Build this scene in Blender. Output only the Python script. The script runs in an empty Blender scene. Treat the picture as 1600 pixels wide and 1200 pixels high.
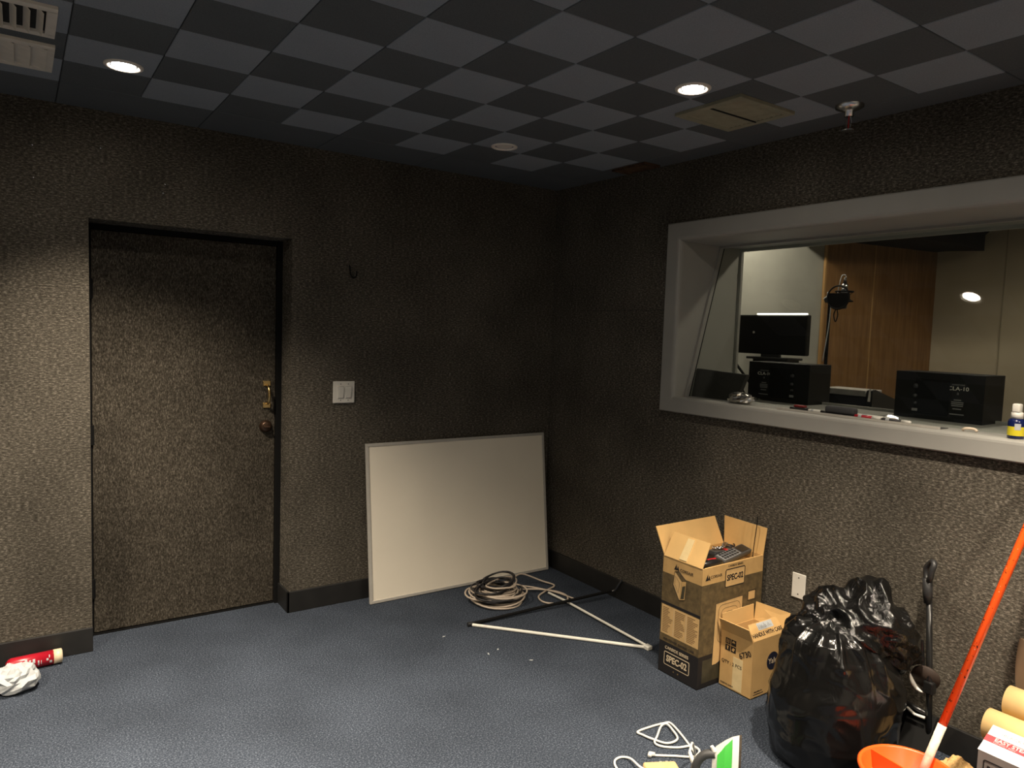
import bpy, bmesh, math, random
from mathutils import Vector, Matrix, noise

random.seed(7)
scene = bpy.context.scene
COL = scene.collection
PI = math.pi

# ------------------------------------------------------------------ camera
F_PX = 1120.55
cam_d = bpy.data.cameras.new('camera')
cam_d.sensor_fit = 'HORIZONTAL'
cam_d.sensor_width = 36.0
cam_d.lens = F_PX / 1600.0 * 36.0
cam_d.clip_start = 0.02
cam = bpy.data.objects.new('camera', cam_d)
COL.objects.link(cam)
CR = ((0.82346497, 0.01404908, -0.56719315),
      (-0.56637274, 0.07951573, -0.82030431),
      (0.03357625, 0.9967346, 0.07343544))
cam.matrix_world = Matrix.Translation((-3.084, -3.991, 1.648)) @ Matrix(CR).to_4x4()
scene.camera = cam

# ------------------------------------------------------------------ world / exposure
world = bpy.data.worlds.new('world')
scene.world = world
world.use_nodes = True
world.node_tree.nodes['Background'].inputs[0].default_value = (0.0, 0.0, 0.0, 1)
world.node_tree.nodes['Background'].inputs[1].default_value = 0.0
scene.view_settings.view_transform = 'Standard'
scene.view_settings.look = 'None'
scene.view_settings.gamma = 1.0
scene.view_settings.exposure = 1.0
scene.view_settings.use_curve_mapping = False

LAMP_W = 110.0            # watts of each lit ceiling downlight
CTRL_W = 16.0            # control-room downlight
LAMP_COL = (1.0, 0.86, 0.68)

H = 2.622                # ceiling height
XMIN, YMIN = -4.9, -6.4  # the room goes on behind the camera

# ------------------------------------------------------------------ helpers
WM = {}                  # world matrices of parents

def obj(name, bm, mat, parent=None, smooth=False, label=None):
    me = bpy.data.meshes.new(name)
    bm.normal_update()
    bm.to_mesh(me)
    bm.free()
    if smooth:
        me.polygons.foreach_set('use_smooth', [True] * len(me.polygons))
    if isinstance(mat, (list, tuple)):
        for m in mat:
            me.materials.append(m)
    else:
        me.materials.append(mat)
    o = bpy.data.objects.new(name, me)
    COL.objects.link(o)
    WM[o] = Matrix.Identity(4)
    if parent is not None:
        o.parent = parent
        o.matrix_parent_inverse = WM[parent].inverted()
    if label:
        o['label'] = label
    return o

def thing(name, label, cat, loc=(0, 0, 0), group=None, kind=None):
    o = bpy.data.objects.new(name, None)
    o.empty_display_size = 0.05
    COL.objects.link(o)
    o.location = loc
    WM[o] = Matrix.Translation(loc)
    return tag(o, label, cat, group, kind)

def tag(o, label, cat, group=None, kind=None):
    o['label'] = label
    o['category'] = cat
    if group:
        o['group'] = group
    if kind:
        o['kind'] = kind
    return o

def struct(o, label, cat):
    return tag(o, label, cat, None, 'structure')

def box(bm, x0, x1, y0, y1, z0, z1, M=None, bevel=0.0, seg=2):
    x0, x1 = min(x0, x1), max(x0, x1)
    y0, y1 = min(y0, y1), max(y0, y1)
    z0, z1 = min(z0, z1), max(z0, z1)
    vs = [bm.verts.new(p) for p in ((x0, y0, z0), (x1, y0, z0), (x1, y1, z0), (x0, y1, z0),
                                    (x0, y0, z1), (x1, y0, z1), (x1, y1, z1), (x0, y1, z1))]
    fs = [bm.faces.new([vs[i] for i in f]) for f in
          ((0, 3, 2, 1), (4, 5, 6, 7), (0, 1, 5, 4), (1, 2, 6, 5), (2, 3, 7, 6), (3, 0, 4, 7))]
    if bevel > 0:
        es = list({e for f in fs for e in f.edges})
        r = bmesh.ops.bevel(bm, geom=es, offset=bevel, segments=seg, profile=0.5, affect='EDGES')
        vs = list({v for f in r['faces'] for v in f.verts} | {v for v in vs if v.is_valid})
    if M is not None:
        bmesh.ops.transform(bm, matrix=M, verts=[v for v in vs if v.is_valid])
    return vs

def bx(*a, **k):
    bm = bmesh.new()
    box(bm, *a, **k)
    return bm

def tube(bm, pts, r, n=8, closed=False, cap=True):
    pts = [Vector(p) for p in pts]
    m = len(pts)
    rs = r if isinstance(r, (list, tuple)) else [r] * m
    rings = []
    up = None
    for i, p in enumerate(pts):
        if closed:
            t = pts[(i + 1) % m] - pts[i - 1]
        else:
            t = pts[min(i + 1, m - 1)] - pts[max(i - 1, 0)]
        if t.length < 1e-9:
            t = Vector((0, 0, 1))
        t.normalize()
        if up is None:
            a = Vector((0, 0, 1)) if abs(t.z) < 0.9 else Vector((1, 0, 0))
            up = (a - t * a.dot(t)).normalized()
        else:
            up = up - t * up.dot(t)
            if up.length < 1e-6:
                up = t.orthogonal()
            up.normalize()
        s = t.cross(up)
        rings.append([bm.verts.new(p + (up * math.cos(2 * PI * k / n) + s * math.sin(2 * PI * k / n)) * rs[i])
                      for k in range(n)])
    for i in range(m if closed else m - 1):
        a, b = rings[i], rings[(i + 1) % m]
        for k in range(n):
            bm.faces.new((a[k], a[(k + 1) % n], b[(k + 1) % n], b[k]))
    if cap and not closed:
        bm.faces.new(rings[0][::-1])
        bm.faces.new(rings[-1])
    return rings

def tb(pts, r, n=8, **k):
    bm = bmesh.new()
    tube(bm, pts, r, n, **k)
    return bm

def spline(pts, sub=8, closed=False):
    pts = [Vector(p) for p in pts]
    m = len(pts)
    out = []
    rng = range(m) if closed else range(m - 1)
    for i in rng:
        if closed:
            p0, p1, p2, p3 = pts[i - 1], pts[i], pts[(i + 1) % m], pts[(i + 2) % m]
        else:
            p0, p1, p2, p3 = pts[max(i - 1, 0)], pts[i], pts[i + 1], pts[min(i + 2, m - 1)]
        for s in range(sub):
            t = s / sub
            out.append(0.5 * ((2 * p1) + (p2 - p0) * t + (2 * p0 - 5 * p1 + 4 * p2 - p3) * t * t
                              + (3 * p1 - p0 - 3 * p2 + p3) * t ** 3))
    if not closed:
        out.append(pts[-1])
    return out

def lathe(bm, prof, n=32, M=None, cap0=False, cap1=False):
    rings = []
    for r, z in prof:
        rings.append([bm.verts.new((r * math.cos(2 * PI * k / n), r * math.sin(2 * PI * k / n), z)) for k in range(n)])
    for a, b in zip(rings, rings[1:]):
        for k in range(n):
            bm.faces.new((a[k], a[(k + 1) % n], b[(k + 1) % n], b[k]))
    if cap0:
        bm.faces.new(rings[0][::-1])
    if cap1:
        bm.faces.new(rings[-1])
    if M is not None:
        bmesh.ops.transform(bm, matrix=M, verts=[v for r in rings for v in r])
    return rings

def lt(prof, n=32, **k):
    bm = bmesh.new()
    lathe(bm, prof, n, **k)
    return bm

def prism(bm, poly, axis_vec, M=None):
    """poly: list of 3D points, extruded by axis_vec"""
    a = [bm.verts.new(p) for p in poly]
    b = [bm.verts.new(Vector(p) + Vector(axis_vec)) for p in poly]
    n = len(poly)
    bm.faces.new(a[::-1])
    bm.faces.new(b)
    for i in range(n):
        bm.faces.new((a[i], a[(i + 1) % n], b[(i + 1) % n], b[i]))
    if M is not None:
        bmesh.ops.transform(bm, matrix=M, verts=a + b)
    bmesh.ops.recalc_face_normals(bm, faces=bm.faces)

def pr(poly, axis_vec, M=None):
    bm = bmesh.new()
    prism(bm, poly, axis_vec, M)
    return bm

def slab(corners, t):
    """thin sheet from four corners with thickness t"""
    c = [Vector(p) for p in corners]
    n = (c[1] - c[0]).cross(c[3] - c[0]).normalized()
    return pr([p - n * t / 2 for p in c], n * t)

def frame_M(o, xa, ya):
    xa = Vector(xa).normalized()
    ya = Vector(ya).normalized()
    za = xa.cross(ya)
    M = Matrix((xa, ya, za)).transposed().to_4x4()
    return Matrix.Translation(o) @ M

def text(name, s, size, mat, parent, o, xa, ya, align='CENTER', extrude=0.0004, squash=1.0, bold=0.0, off=0.0008, label=None):
    cu = bpy.data.curves.new(name, 'FONT')
    cu.body = s
    cu.size = size
    cu.align_x = align
    cu.align_y = 'CENTER'
    cu.extrude = extrude
    cu.offset = bold
    cu.resolution_u = 3
    tmp = bpy.data.objects.new(name, cu)
    COL.objects.link(tmp)
    dg = bpy.context.evaluated_depsgraph_get()
    me = bpy.data.meshes.new_from_object(tmp.evaluated_get(dg))
    bpy.data.objects.remove(tmp)
    bm = bmesh.new()
    bm.from_mesh(me)
    bpy.data.meshes.remove(me)
    M = frame_M(o, xa, ya)
    M = M @ Matrix.Translation((0, 0, off)) @ Matrix.Diagonal((squash, 1, 1, 1))
    bmesh.ops.transform(bm, matrix=M, verts=bm.verts)
    return obj(name, bm, mat, parent, label=label)

def rr_pts(w, h, r, n=5):
    out = []
    for cx, cy, a0 in ((w / 2 - r, h / 2 - r, 0), (-w / 2 + r, h / 2 - r, PI / 2),
                       (-w / 2 + r, -h / 2 + r, PI), (w / 2 - r, -h / 2 + r, 1.5 * PI)):
        for k in range(n + 1):
            a = a0 + PI / 2 * k / n
            out.append((cx + r * math.cos(a), cy + r * math.sin(a)))
    return out

def rr_ring(w, h, r, t, M, th=0.0008):
    bm = bmesh.new()
    a = rr_pts(w, h, r)
    b = rr_pts(w - 2 * t, h - 2 * t, max(r - t, 0.0005))
    n = len(a)
    va = [bm.verts.new((x, y, th)) for x, y in a]
    vb = [bm.verts.new((x, y, th)) for x, y in b]
    vc = [bm.verts.new((x, y, 0)) for x, y in a]
    for i in range(n):
        j = (i + 1) % n
        bm.faces.new((va[i], va[j], vb[j], vb[i]))
        bm.faces.new((vc[i], vc[j], va[j], va[i]))
    bmesh.ops.transform(bm, matrix=M, verts=bm.verts)
    return bm

def patch(M, x0, x1, y0, y1, th=0.0006):
    return bx(x0, x1, y0, y1, 0, th, M=M)

# ------------------------------------------------------------------ materials
def nt(name):
    m = bpy.data.materials.new(name)
    m.use_nodes = True
    t = m.node_tree
    b = t.nodes['Principled BSDF']
    return m, t, b

def plain(name, c, rough=0.5, metal=0.0, var=0.0, scale=30.0, spec=0.5, bump=0.0, bscale=200.0, coat=0.0):
    m, t, b = nt(name)
    b.inputs['Base Color'].default_value = (*c, 1)
    b.inputs['Roughness'].default_value = rough
    b.inputs['Metallic'].default_value = metal
    b.inputs['Specular IOR Level'].default_value = spec
    b.inputs['Coat Weight'].default_value = coat
    tc = t.nodes.new('ShaderNodeTexCoord')
    if var > 0:
        n = t.nodes.new('ShaderNodeTexNoise')
        n.inputs['Scale'].default_value = scale
        n.inputs['Detail'].default_value = 4
        r = t.nodes.new('ShaderNodeValToRGB')
        r.color_ramp.elements[0].position = 0.3
        r.color_ramp.elements[1].position = 0.7
        r.color_ramp.elements[0].color = (*[v * (1 - var) for v in c], 1)
        r.color_ramp.elements[1].color = (*[min(1, v * (1 + var)) for v in c], 1)
        t.links.new(tc.outputs['Object'], n.inputs['Vector'])
        t.links.new(n.outputs['Fac'], r.inputs['Fac'])
        t.links.new(r.outputs['Color'], b.inputs['Base Color'])
    if bump > 0:
        n2 = t.nodes.new('ShaderNodeTexNoise')
        n2.inputs['Scale'].default_value = bscale
        n2.inputs['Detail'].default_value = 3
        bp = t.nodes.new('ShaderNodeBump')
        bp.inputs['Strength'].default_value = bump
        bp.inputs['Distance'].default_value = 0.004
        t.links.new(tc.outputs['Object'], n2.inputs['Vector'])
        t.links.new(n2.outputs['Fac'], bp.inputs['Height'])
        t.links.new(bp.outputs['Normal'], b.inputs['Normal'])
    return m

def felt(name, dark, mid, light, mscale, bump=0.6, patchy=0.25, lo=0.36, hi=0.68):
    m, t, b = nt(name)
    b.inputs['Roughness'].default_value = 1.0
    b.inputs['Specular IOR Level'].default_value = 0.05
    tc = t.nodes.new('ShaderNodeTexCoord')
    mp = t.nodes.new('ShaderNodeMapping')
    mp.inputs['Scale'].default_value = mscale
    n = t.nodes.new('ShaderNodeTexNoise')
    n.inputs['Scale'].default_value = 1.0
    n.inputs['Detail'].default_value = 8
    n.inputs['Roughness'].default_value = 0.78
    r = t.nodes.new('ShaderNodeValToRGB')
    e = r.color_ramp.elements
    e[0].position = lo
    e[0].color = (*dark, 1)
    e[1].position = hi
    e[1].color = (*light, 1)
    k = r.color_ramp.elements.new((lo + hi) / 2)
    k.color = (*mid, 1)
    n2 = t.nodes.new('ShaderNodeTexNoise')
    n2.inputs['Scale'].default_value = 2.2
    n2.inputs['Detail'].default_value = 3
    mr = t.nodes.new('ShaderNodeMapRange')
    mr.inputs['From Min'].default_value = 0.3
    mr.inputs['From Max'].default_value = 0.7
    mr.inputs['To Min'].default_value = 1 - patchy
    mr.inputs['To Max'].default_value = 1 + patchy
    mx = t.nodes.new('ShaderNodeMix')
    mx.data_type = 'RGBA'
    mx.blend_type = 'MULTIPLY'
    mx.inputs[0].default_value = 1.0
    bp = t.nodes.new('ShaderNodeBump')
    bp.inputs['Strength'].default_value = bump
    bp.inputs['Distance'].default_value = 0.006
    L = t.links.new
    L(tc.outputs['Object'], mp.inputs['Vector'])
    L(mp.outputs['Vector'], n.inputs['Vector'])
    L(n.outputs['Fac'], r.inputs['Fac'])
    L(tc.outputs['Object'], n2.inputs['Vector'])
    L(n2.outputs['Fac'], mr.inputs['Value'])
    L(r.outputs['Color'], mx.inputs[6])
    L(mr.outputs['Result'], mx.inputs[7])
    L(mx.outputs[2], b.inputs['Base Color'])
    L(n.outputs['Fac'], bp.inputs['Height'])
    L(bp.outputs['Normal'], b.inputs['Normal'])
    return m

def emit(name, c, s):
    m, t, b = nt(name)
    b.inputs['Base Color'].default_value = (*c, 1)
    b.inputs['Emission Color'].default_value = (*c, 1)
    b.inputs['Emission Strength'].default_value = s
    return m

def wood(name, c1, c2):
    m, t, b = nt(name)
    b.inputs['Roughness'].default_value = 0.45
    tc = t.nodes.new('ShaderNodeTexCoord')
    mp = t.nodes.new('ShaderNodeMapping')
    mp.inputs['Scale'].default_value = (14, 14, 1.2)
    n = t.nodes.new('ShaderNodeTexNoise')
    n.inputs['Scale'].default_value = 3
    n.inputs['Detail'].default_value = 6
    n.inputs['Distortion'].default_value = 0.4
    r = t.nodes.new('ShaderNodeValToRGB')
    r.color_ramp.elements[0].position = 0.3
    r.color_ramp.elements[1].position = 0.75
    r.color_ramp.elements[0].color = (*c1, 1)
    r.color_ramp.elements[1].color = (*c2, 1)
    t.links.new(tc.outputs['Object'], mp.inputs['Vector'])
    t.links.new(mp.outputs['Vector'], n.inputs['Vector'])
    t.links.new(n.outputs['Fac'], r.inputs['Fac'])
    t.links.new(r.outputs['Color'], b.inputs['Base Color'])
    return m

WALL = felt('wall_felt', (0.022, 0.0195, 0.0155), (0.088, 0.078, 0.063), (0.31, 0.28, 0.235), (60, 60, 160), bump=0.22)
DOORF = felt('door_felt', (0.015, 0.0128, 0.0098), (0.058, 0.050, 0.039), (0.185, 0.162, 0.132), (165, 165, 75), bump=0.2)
FLOOR = felt('carpet', (0.011, 0.0152, 0.023), (0.041, 0.050, 0.067), (0.175, 0.20, 0.248), (150, 150, 150), bump=0.35, patchy=0.18)
TILE_L = felt('tile_light_felt', (0.225, 0.25, 0.285), (0.265, 0.29, 0.325), (0.315, 0.34, 0.38), (220, 220, 220), bump=0.2, patchy=0.06)
TILE_D = felt('tile_dark_felt', (0.095, 0.104, 0.112), (0.113, 0.122, 0.13), (0.14, 0.15, 0.16), (220, 220, 220), bump=0.2, patchy=0.06)
CEILB = plain('ceiling_black', (0.05, 0.05, 0.048), 0.95, var=0.15)
BOUNCEWALL = plain('pale_bounce_paint', (0.55, 0.54, 0.5), 0.8, var=0.03)
RUBBER = plain('black_rubber', (0.014, 0.0135, 0.013), 0.5, var=0.2, scale=12)
BLACK = plain('flat_black', (0.005, 0.005, 0.005), 0.9, spec=0.2)
GLOSSB = plain('gloss_black_plastic', (0.012, 0.012, 0.012), 0.28)
SATB = plain('satin_black_plastic', (0.020, 0.020, 0.021), 0.45, var=0.1)
GREYP = plain('window_frame_paint', (0.30, 0.294, 0.272), 0.55, var=0.04, scale=6)
WHITEP = plain('white_plastic', (0.72, 0.70, 0.64), 0.4, var=0.03)
OFFW = plain('off_white_metal', (0.62, 0.57, 0.48), 0.5, var=0.04)
BRASS = plain('brass', (0.78, 0.56, 0.25), 0.25, 1.0, var=0.1)
BRONZE = plain('dark_bronze', (0.10, 0.06, 0.04), 0.35, 0.8, var=0.15)
STEEL = plain('steel', (0.6, 0.6, 0.6), 0.25, 1.0)
DKSTEEL = plain('dark_steel', (0.08, 0.08, 0.085), 0.4, 0.8)
WBOARD = plain('whiteboard_enamel', (0.88, 0.81, 0.68), 0.35, var=0.02, scale=3, spec=0.25)
ALU = plain('aluminium', (0.50, 0.475, 0.43), 0.45, 0.1, var=0.05)
CABW = plain('white_cable', (0.55, 0.46, 0.37), 0.5, var=0.06)
CABK = plain('black_cable', (0.015, 0.014, 0.016), 0.4)
RODW = plain('white_rod', (0.80, 0.78, 0.70), 0.4, var=0.05)
KRAFT = plain('kraft_card', (0.55, 0.34, 0.13), 0.8, var=0.10, scale=18, bump=0.15)
KRAFTI = plain('kraft_inside', (0.66, 0.42, 0.165), 0.85, var=0.06, scale=10)
KRAFTD = plain('printed_brown', (0.115, 0.078, 0.032), 0.75, var=0.35, scale=40)
PRBLACK = plain('printed_black', (0.012, 0.010, 0.010), 0.6, var=0.1)
PRTAN = plain('printed_tan', (0.62, 0.40, 0.17), 0.75, var=0.08)
PRLINE = plain('printed_lines', (0.26, 0.16, 0.065), 0.75)
PROLIVE = plain('printed_olive', (0.05, 0.042, 0.022), 0.7, var=0.2)
PRTXT = plain('printed_cream', (0.62, 0.50, 0.34), 0.7)
TAPE = plain('clear_tape', (0.72, 0.56, 0.30), 0.25, var=0.05)
KRAFT2 = plain('kraft_card_small', (0.58, 0.36, 0.14), 0.8, var=0.06, scale=14, bump=0.1)
NAVYP = plain('printed_navy', (0.010, 0.012, 0.03), 0.6)
ORANGE = plain('orange_plastic', (0.85, 0.10, 0.012), 0.35, var=0.05, scale=9)
REDP = plain('red_plastic', (0.55, 0.02, 0.025), 0.35)
REDLBL = plain('red_label', (0.36, 0.008, 0.02), 0.3, var=0.08)
GREENP = plain('green_plastic', (0.06, 0.42, 0.06), 0.3)
GREYD = plain('dark_grey_plastic', (0.05, 0.05, 0.05), 0.45)
GREYM = plain('mid_grey_plastic', (0.22, 0.22, 0.22), 0.5)
TANP = plain('tan_plastic', (0.62, 0.42, 0.20), 0.5, var=0.04)
TUBEC = plain('cardboard_tube', (0.66, 0.46, 0.20), 0.7, var=0.06, scale=12)
PAPER = plain('white_paper', (0.42, 0.44, 0.45), 0.8, var=0.04)
FOIL = plain('foil', (0.75, 0.72, 0.66), 0.22, 1.0)
CTRLGREY = plain('control_wall_grey', (0.40, 0.40, 0.36), 0.9, var=0.12, scale=3)
BEIGE = plain('beige_wall', (0.46, 0.40, 0.29), 0.8, var=0.05, scale=3)
WOODP = wood('wood_panel', (0.20, 0.100, 0.036), (0.32, 0.175, 0.068))
WOODE = plain('wood_edge', (0.42, 0.25, 0.10), 0.5)
BLUEB = plain('blue_bottle', (0.006, 0.012, 0.07), 0.2)
YELLOW = plain('yellow_label', (0.62, 0.52, 0.02), 0.4)
FOAM = plain('charcoal_foam', (0.030, 0.028, 0.025), 0.95, var=0.2, scale=60)
LENS_ON = emit('lamp_lens_lit', (1.0, 0.90, 0.76), 60.0)
LENS_OFF = plain('lamp_lens_off', (0.90, 0.82, 0.74), 0.3)
TRIMW = plain('lamp_trim_white', (0.85, 0.78, 0.70), 0.4)
VENTW = plain('vent_enamel', (0.74, 0.68, 0.60), 0.5, var=0.06, scale=25)
VENTD = plain('vent_grimy', (0.30, 0.28, 0.20), 0.6, var=0.12, scale=20)
DUCT = plain('duct_dark', (0.012, 0.012, 0.012), 0.9)

def glass_mat():
    m = bpy.data.materials.new('window_glass')
    m.use_nodes = True
    t = m.node_tree
    t.nodes.clear()
    out = t.nodes.new('ShaderNodeOutputMaterial')
    tr = t.nodes.new('ShaderNodeBsdfTransparent')
    tr.inputs[0].default_value = (0.93, 0.95, 0.93, 1)
    gl = t.nodes.new('ShaderNodeBsdfGlossy')
    gl.inputs['Roughness'].default_value = 0.015
    lw = t.nodes.new('ShaderNodeLayerWeight')      # Schlick reflectance, the same on both faces of the pane
    lw.inputs[0].default_value = 0.5
    pw = t.nodes.new('ShaderNodeMath')
    pw.operation = 'POWER'
    pw.inputs[1].default_value = 5.0
    fr = t.nodes.new('ShaderNodeMath')
    fr.operation = 'MULTIPLY_ADD'
    fr.inputs[1].default_value = 0.96
    fr.inputs[2].default_value = 0.04
    t.links.new(lw.outputs['Facing'], pw.inputs[0])
    t.links.new(pw.outputs[0], fr.inputs[0])
    mx = t.nodes.new('ShaderNodeMixShader')
    t.links.new(fr.outputs[0], mx.inputs[0])
    t.links.new(tr.outputs[0], mx.inputs[1])
    t.links.new(gl.outputs[0], mx.inputs[2])
    t.links.new(mx.outputs[0], out.inputs[0])
    return m
GLASS = glass_mat()

def bag_mat(name='black_bin_liner', sc=(9, 9, 5), strength=0.22):
    m, t, b = nt(name)
    b.inputs['Base Color'].default_value = (0.004, 0.004, 0.004, 1)
    b.inputs['Roughness'].default_value = 0.20
    b.inputs['Specular IOR Level'].default_value = 0.45
    tc = t.nodes.new('ShaderNodeTexCoord')
    mp = t.nodes.new('ShaderNodeMapping')
    mp.inputs['Scale'].default_value = sc
    mp.inputs['Rotation'].default_value = (0.5, 0.3, 0.2)
    n = t.nodes.new('ShaderNodeTexNoise')
    n.inputs['Scale'].default_value = 2.2
    n.inputs['Detail'].default_value = 5
    n.inputs['Distortion'].default_value = 1.2
    bp = t.nodes.new('ShaderNodeBump')
    bp.inputs['Strength'].default_value = strength
    bp.inputs['Distance'].default_value = 0.008
    t.links.new(tc.outputs['Object'], mp.inputs['Vector'])
    t.links.new(mp.outputs['Vector'], n.inputs['Vector'])
    t.links.new(n.outputs['Fac'], bp.inputs['Height'])
    t.links.new(bp.outputs['Normal'], b.inputs['Normal'])
    return m
BAG = bag_mat()
BAGM = bag_mat('crinkled_bin_liner', (19, 19, 12), 0.7)

def pole_mat():
    """orange paint over white, chipped, with a bare white foot (worn by height)"""
    m, t, b = nt('chipped_orange_paint')
    b.inputs['Roughness'].default_value = 0.3
    tc = t.nodes.new('ShaderNodeTexCoord')
    n = t.nodes.new('ShaderNodeTexNoise')
    n.inputs['Scale'].default_value = 90
    n.inputs['Detail'].default_value = 3
    r = t.nodes.new('ShaderNodeValToRGB')
    r.color_ramp.interpolation = 'CONSTANT'
    r.color_ramp.elements[0].position = 0.0
    r.color_ramp.elements[0].color = (0.05, 0.012, 0.006, 1)
    r.color_ramp.elements[1].position = 0.335
    r.color_ramp.elements[1].color = (0.88, 0.095, 0.01, 1)
    k = r.color_ramp.elements.new(0.70)
    k.color = (0.7, 0.45, 0.3, 1)
    t.links.new(tc.outputs['Object'], n.inputs['Vector'])
    t.links.new(n.outputs['Fac'], r.inputs['Fac'])
    t.links.new(r.outputs['Color'], b.inputs['Base Color'])
    return m
POLE = pole_mat()

# ------------------------------------------------------------------ the room shell
T = 0.305
GX0, GY0 = -2.6199, -0.3686          # grid origin of the ceiling tiles

f = obj('floor', bx(XMIN - 0.2, 0.05, YMIN - 0.2, 0.35, -0.08, 0.0), FLOOR)
struct(f, 'dark blue grey speckled carpet floor', 'floor')

# left (far) wall with the door recess
DX0, DX1, DZ = -2.798, -1.827, 2.115
bm = bmesh.new()
box(bm, XMIN, DX0, 0, 0.32, 0, H + 0.1)
box(bm, DX1, 0.0, 0, 0.32, 0, H + 0.1)
box(bm, DX0, DX1, 0, 0.32, DZ, H + 0.1)
box(bm, DX0 - 0.1, DX1 + 0.1, 0.30, 0.36, 0, DZ + 0.1)
wl = struct(obj('wall_left', bm, WALL), 'brown grey felt covered wall with the door', 'wall')
# right wall with the studio window opening
WY0, WY1, WZ0, WZ1 = -1.182, -3.70, 1.300, 2.183
WT = 0.48
bm = bmesh.new()
box(bm, 0, WT, YMIN, 0.32, 0, WZ0 - 0.02)
box(bm, 0, WT, YMIN, 0.32, WZ1 + 0.02, H + 0.1)
box(bm, 0, WT, WY0 + 0.02, 0.32, WZ0 - 0.02, WZ1 + 0.02)
box(bm, 0, WT, YMIN, WY1 - 0.02, WZ0 - 0.02, WZ1 + 0.02)
wr = struct(obj('wall_right', bm, WALL), 'brown grey felt covered wall with the studio window', 'wall')
# cloth joint in the right wall
bm = bx(-0.0015, 0.001, -1.07, -0.32, 1.798, 1.801)
obj('felt_seam', bm, plain('seam', (0.03, 0.027, 0.022), 1.0), wr)
# unseen walls behind the camera; the back one is pale to bounce fill light
o = struct(obj('wall_back', bx(XMIN - 0.1, WT, YMIN - 0.15, YMIN, 0, H + 0.1), BOUNCEWALL), 'unseen wall behind the camera, made pale to bounce light', 'wall')
o = struct(obj('wall_side', bx(XMIN - 0.15, XMIN, YMIN, 0.32, 0, H + 0.1), WALL), 'felt covered wall beside the camera', 'wall')

# ceiling: dark board, one object for each tile, dark border panels
ce = struct(obj('ceiling', bx(XMIN - 0.1, 0.3, YMIN - 0.1, 0.3, H + 0.008, H + 0.1), CEILB), 'black and grey chequered tile ceiling', 'ceiling')
def tile_mesh(name, w, d, mat):
    bm = bmesh.new()
    g = 0.0014
    box(bm, g, w - g, -d + g, -g, H, H + 0.012, bevel=0.0025, seg=1)
    me = bpy.data.meshes.new(name)
    bm.to_mesh(me)
    bm.free()
    me.materials.append(mat)
    return me
tl, td = tile_mesh('ceiling_tile', T, T, TILE_L), tile_mesh('ceiling_tile_dark', T, T, TILE_D)
def put_tile(me, x, y, name='ceiling_tile'):
    o = bpy.data.objects.new(name, me)
    COL.objects.link(o)
    o.parent = ce
    o.location = (x, y, 0)
    return o
for i in range(-7, 8):
    for j in range(0, 19):
        put_tile(tl if (i + j) % 2 == 0 else td, GX0 + i * T, GY0 - j * T)
brow = tile_mesh('border_panel', 2 * T, -GY0 - 0.004, TILE_D)
for i in range(-7, 8, 2):
    if GX0 + (i + 2) * T < 0.02:
        put_tile(brow, GX0 + i * T, -0.002, 'border_panel')
bcol = tile_mesh('border_panel_narrow', -(GX0 + 8 * T) - 0.003, 2 * T, TILE_D)
for j in range(0, 19, 2):
    put_tile(bcol, GX0 + 8 * T, GY0 - j * T, 'border_panel')
put_tile(tile_mesh('border_panel_corner', -(GX0 + 7 * T) - 0.003, -GY0 - 0.004, TILE_D), GX0 + 7 * T, -0.002, 'border_panel')

# baseboards
BH = 0.122
def bboard(name, label, boxes):
    bm = bmesh.new()
    for b in boxes:
        box(bm, *b, bevel=0.003, seg=2)
    return struct(obj(name, bm, RUBBER), label, 'baseboard')
bboard('baseboard_left', 'black rubber baseboard left of the door', [(XMIN, DX0 + 0.002, -0.014, 0.0, 0, BH)])
bboard('baseboard_left', 'black rubber baseboard between the door and the corner',
       [(DX1 - 0.012, -0.014, -0.014, 0.0, 0, BH), (DX1 - 0.012, DX1 + 0.002, -0.014, 0.17, 0, BH)])
bboard('baseboard_right', 'black rubber baseboard under the studio window', [(-0.014, 0.0, YMIN, -0.001, 0, BH)])

# ------------------------------------------------------------------ door
d = thing('door_1', 'felt covered door with brass pull set in a deep recess', 'door', (-2.31, 0.19, 0), kind='structure')
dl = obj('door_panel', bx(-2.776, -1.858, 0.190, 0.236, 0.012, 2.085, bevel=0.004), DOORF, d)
bm = bmesh.new()
box(bm, -1.856, DX1, 0.172, 0.30, 0, DZ)
box(bm, DX0, -2.779, 0.18, 0.30, 0, DZ)
box(bm, DX0, DX1, 0.186, 0.30, 2.088, DZ)
obj('door_frame', bm, BLACK, d)
obj('threshold', bx(DX0, DX1, 0.186, 0.30, 0.0, 0.008), BLACK, d)
for z in (1.79, 1.05, 0.25):
    hb = bmesh.new()
    tube(hb, [(-2.781, 0.181, z - 0.05), (-2.781, 0.181, z + 0.05)], 0.009, 10)
    box(hb, -2.776, -2.768, 0.188, 0.1905, z - 0.05, z + 0.05)
    obj('hinge', hb, BLACK, dl)
hx = -1.907
h = obj('pull_handle', tb(spline([(hx, 0.188, 1.292), (hx, 0.158, 1.286), (hx, 0.142, 1.270), (hx, 0.136, 1.238),
                                   (hx, 0.142, 1.206), (hx, 0.158, 1.190), (hx, 0.188, 1.184)], 6),
                          0.0075, 10), BRASS, dl, True)
bm = bmesh.new()
for z in (1.302, 1.176):
    box(bm, hx - 0.022, hx + 0.022, 0.183, 0.1905, z - 0.016, z + 0.016, bevel=0.003)
    for sx in (-0.014, 0.014):
        tube(bm, [(hx + sx, 0.1835, z), (hx + sx, 0.180, z)], 0.003, 8)
obj('mounting_plate', bm, BRASS, h)
MY = Matrix.Translation((-1.912, 0.19, 1.054)) @ Matrix.Rotation(PI / 2, 4, 'X')
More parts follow.
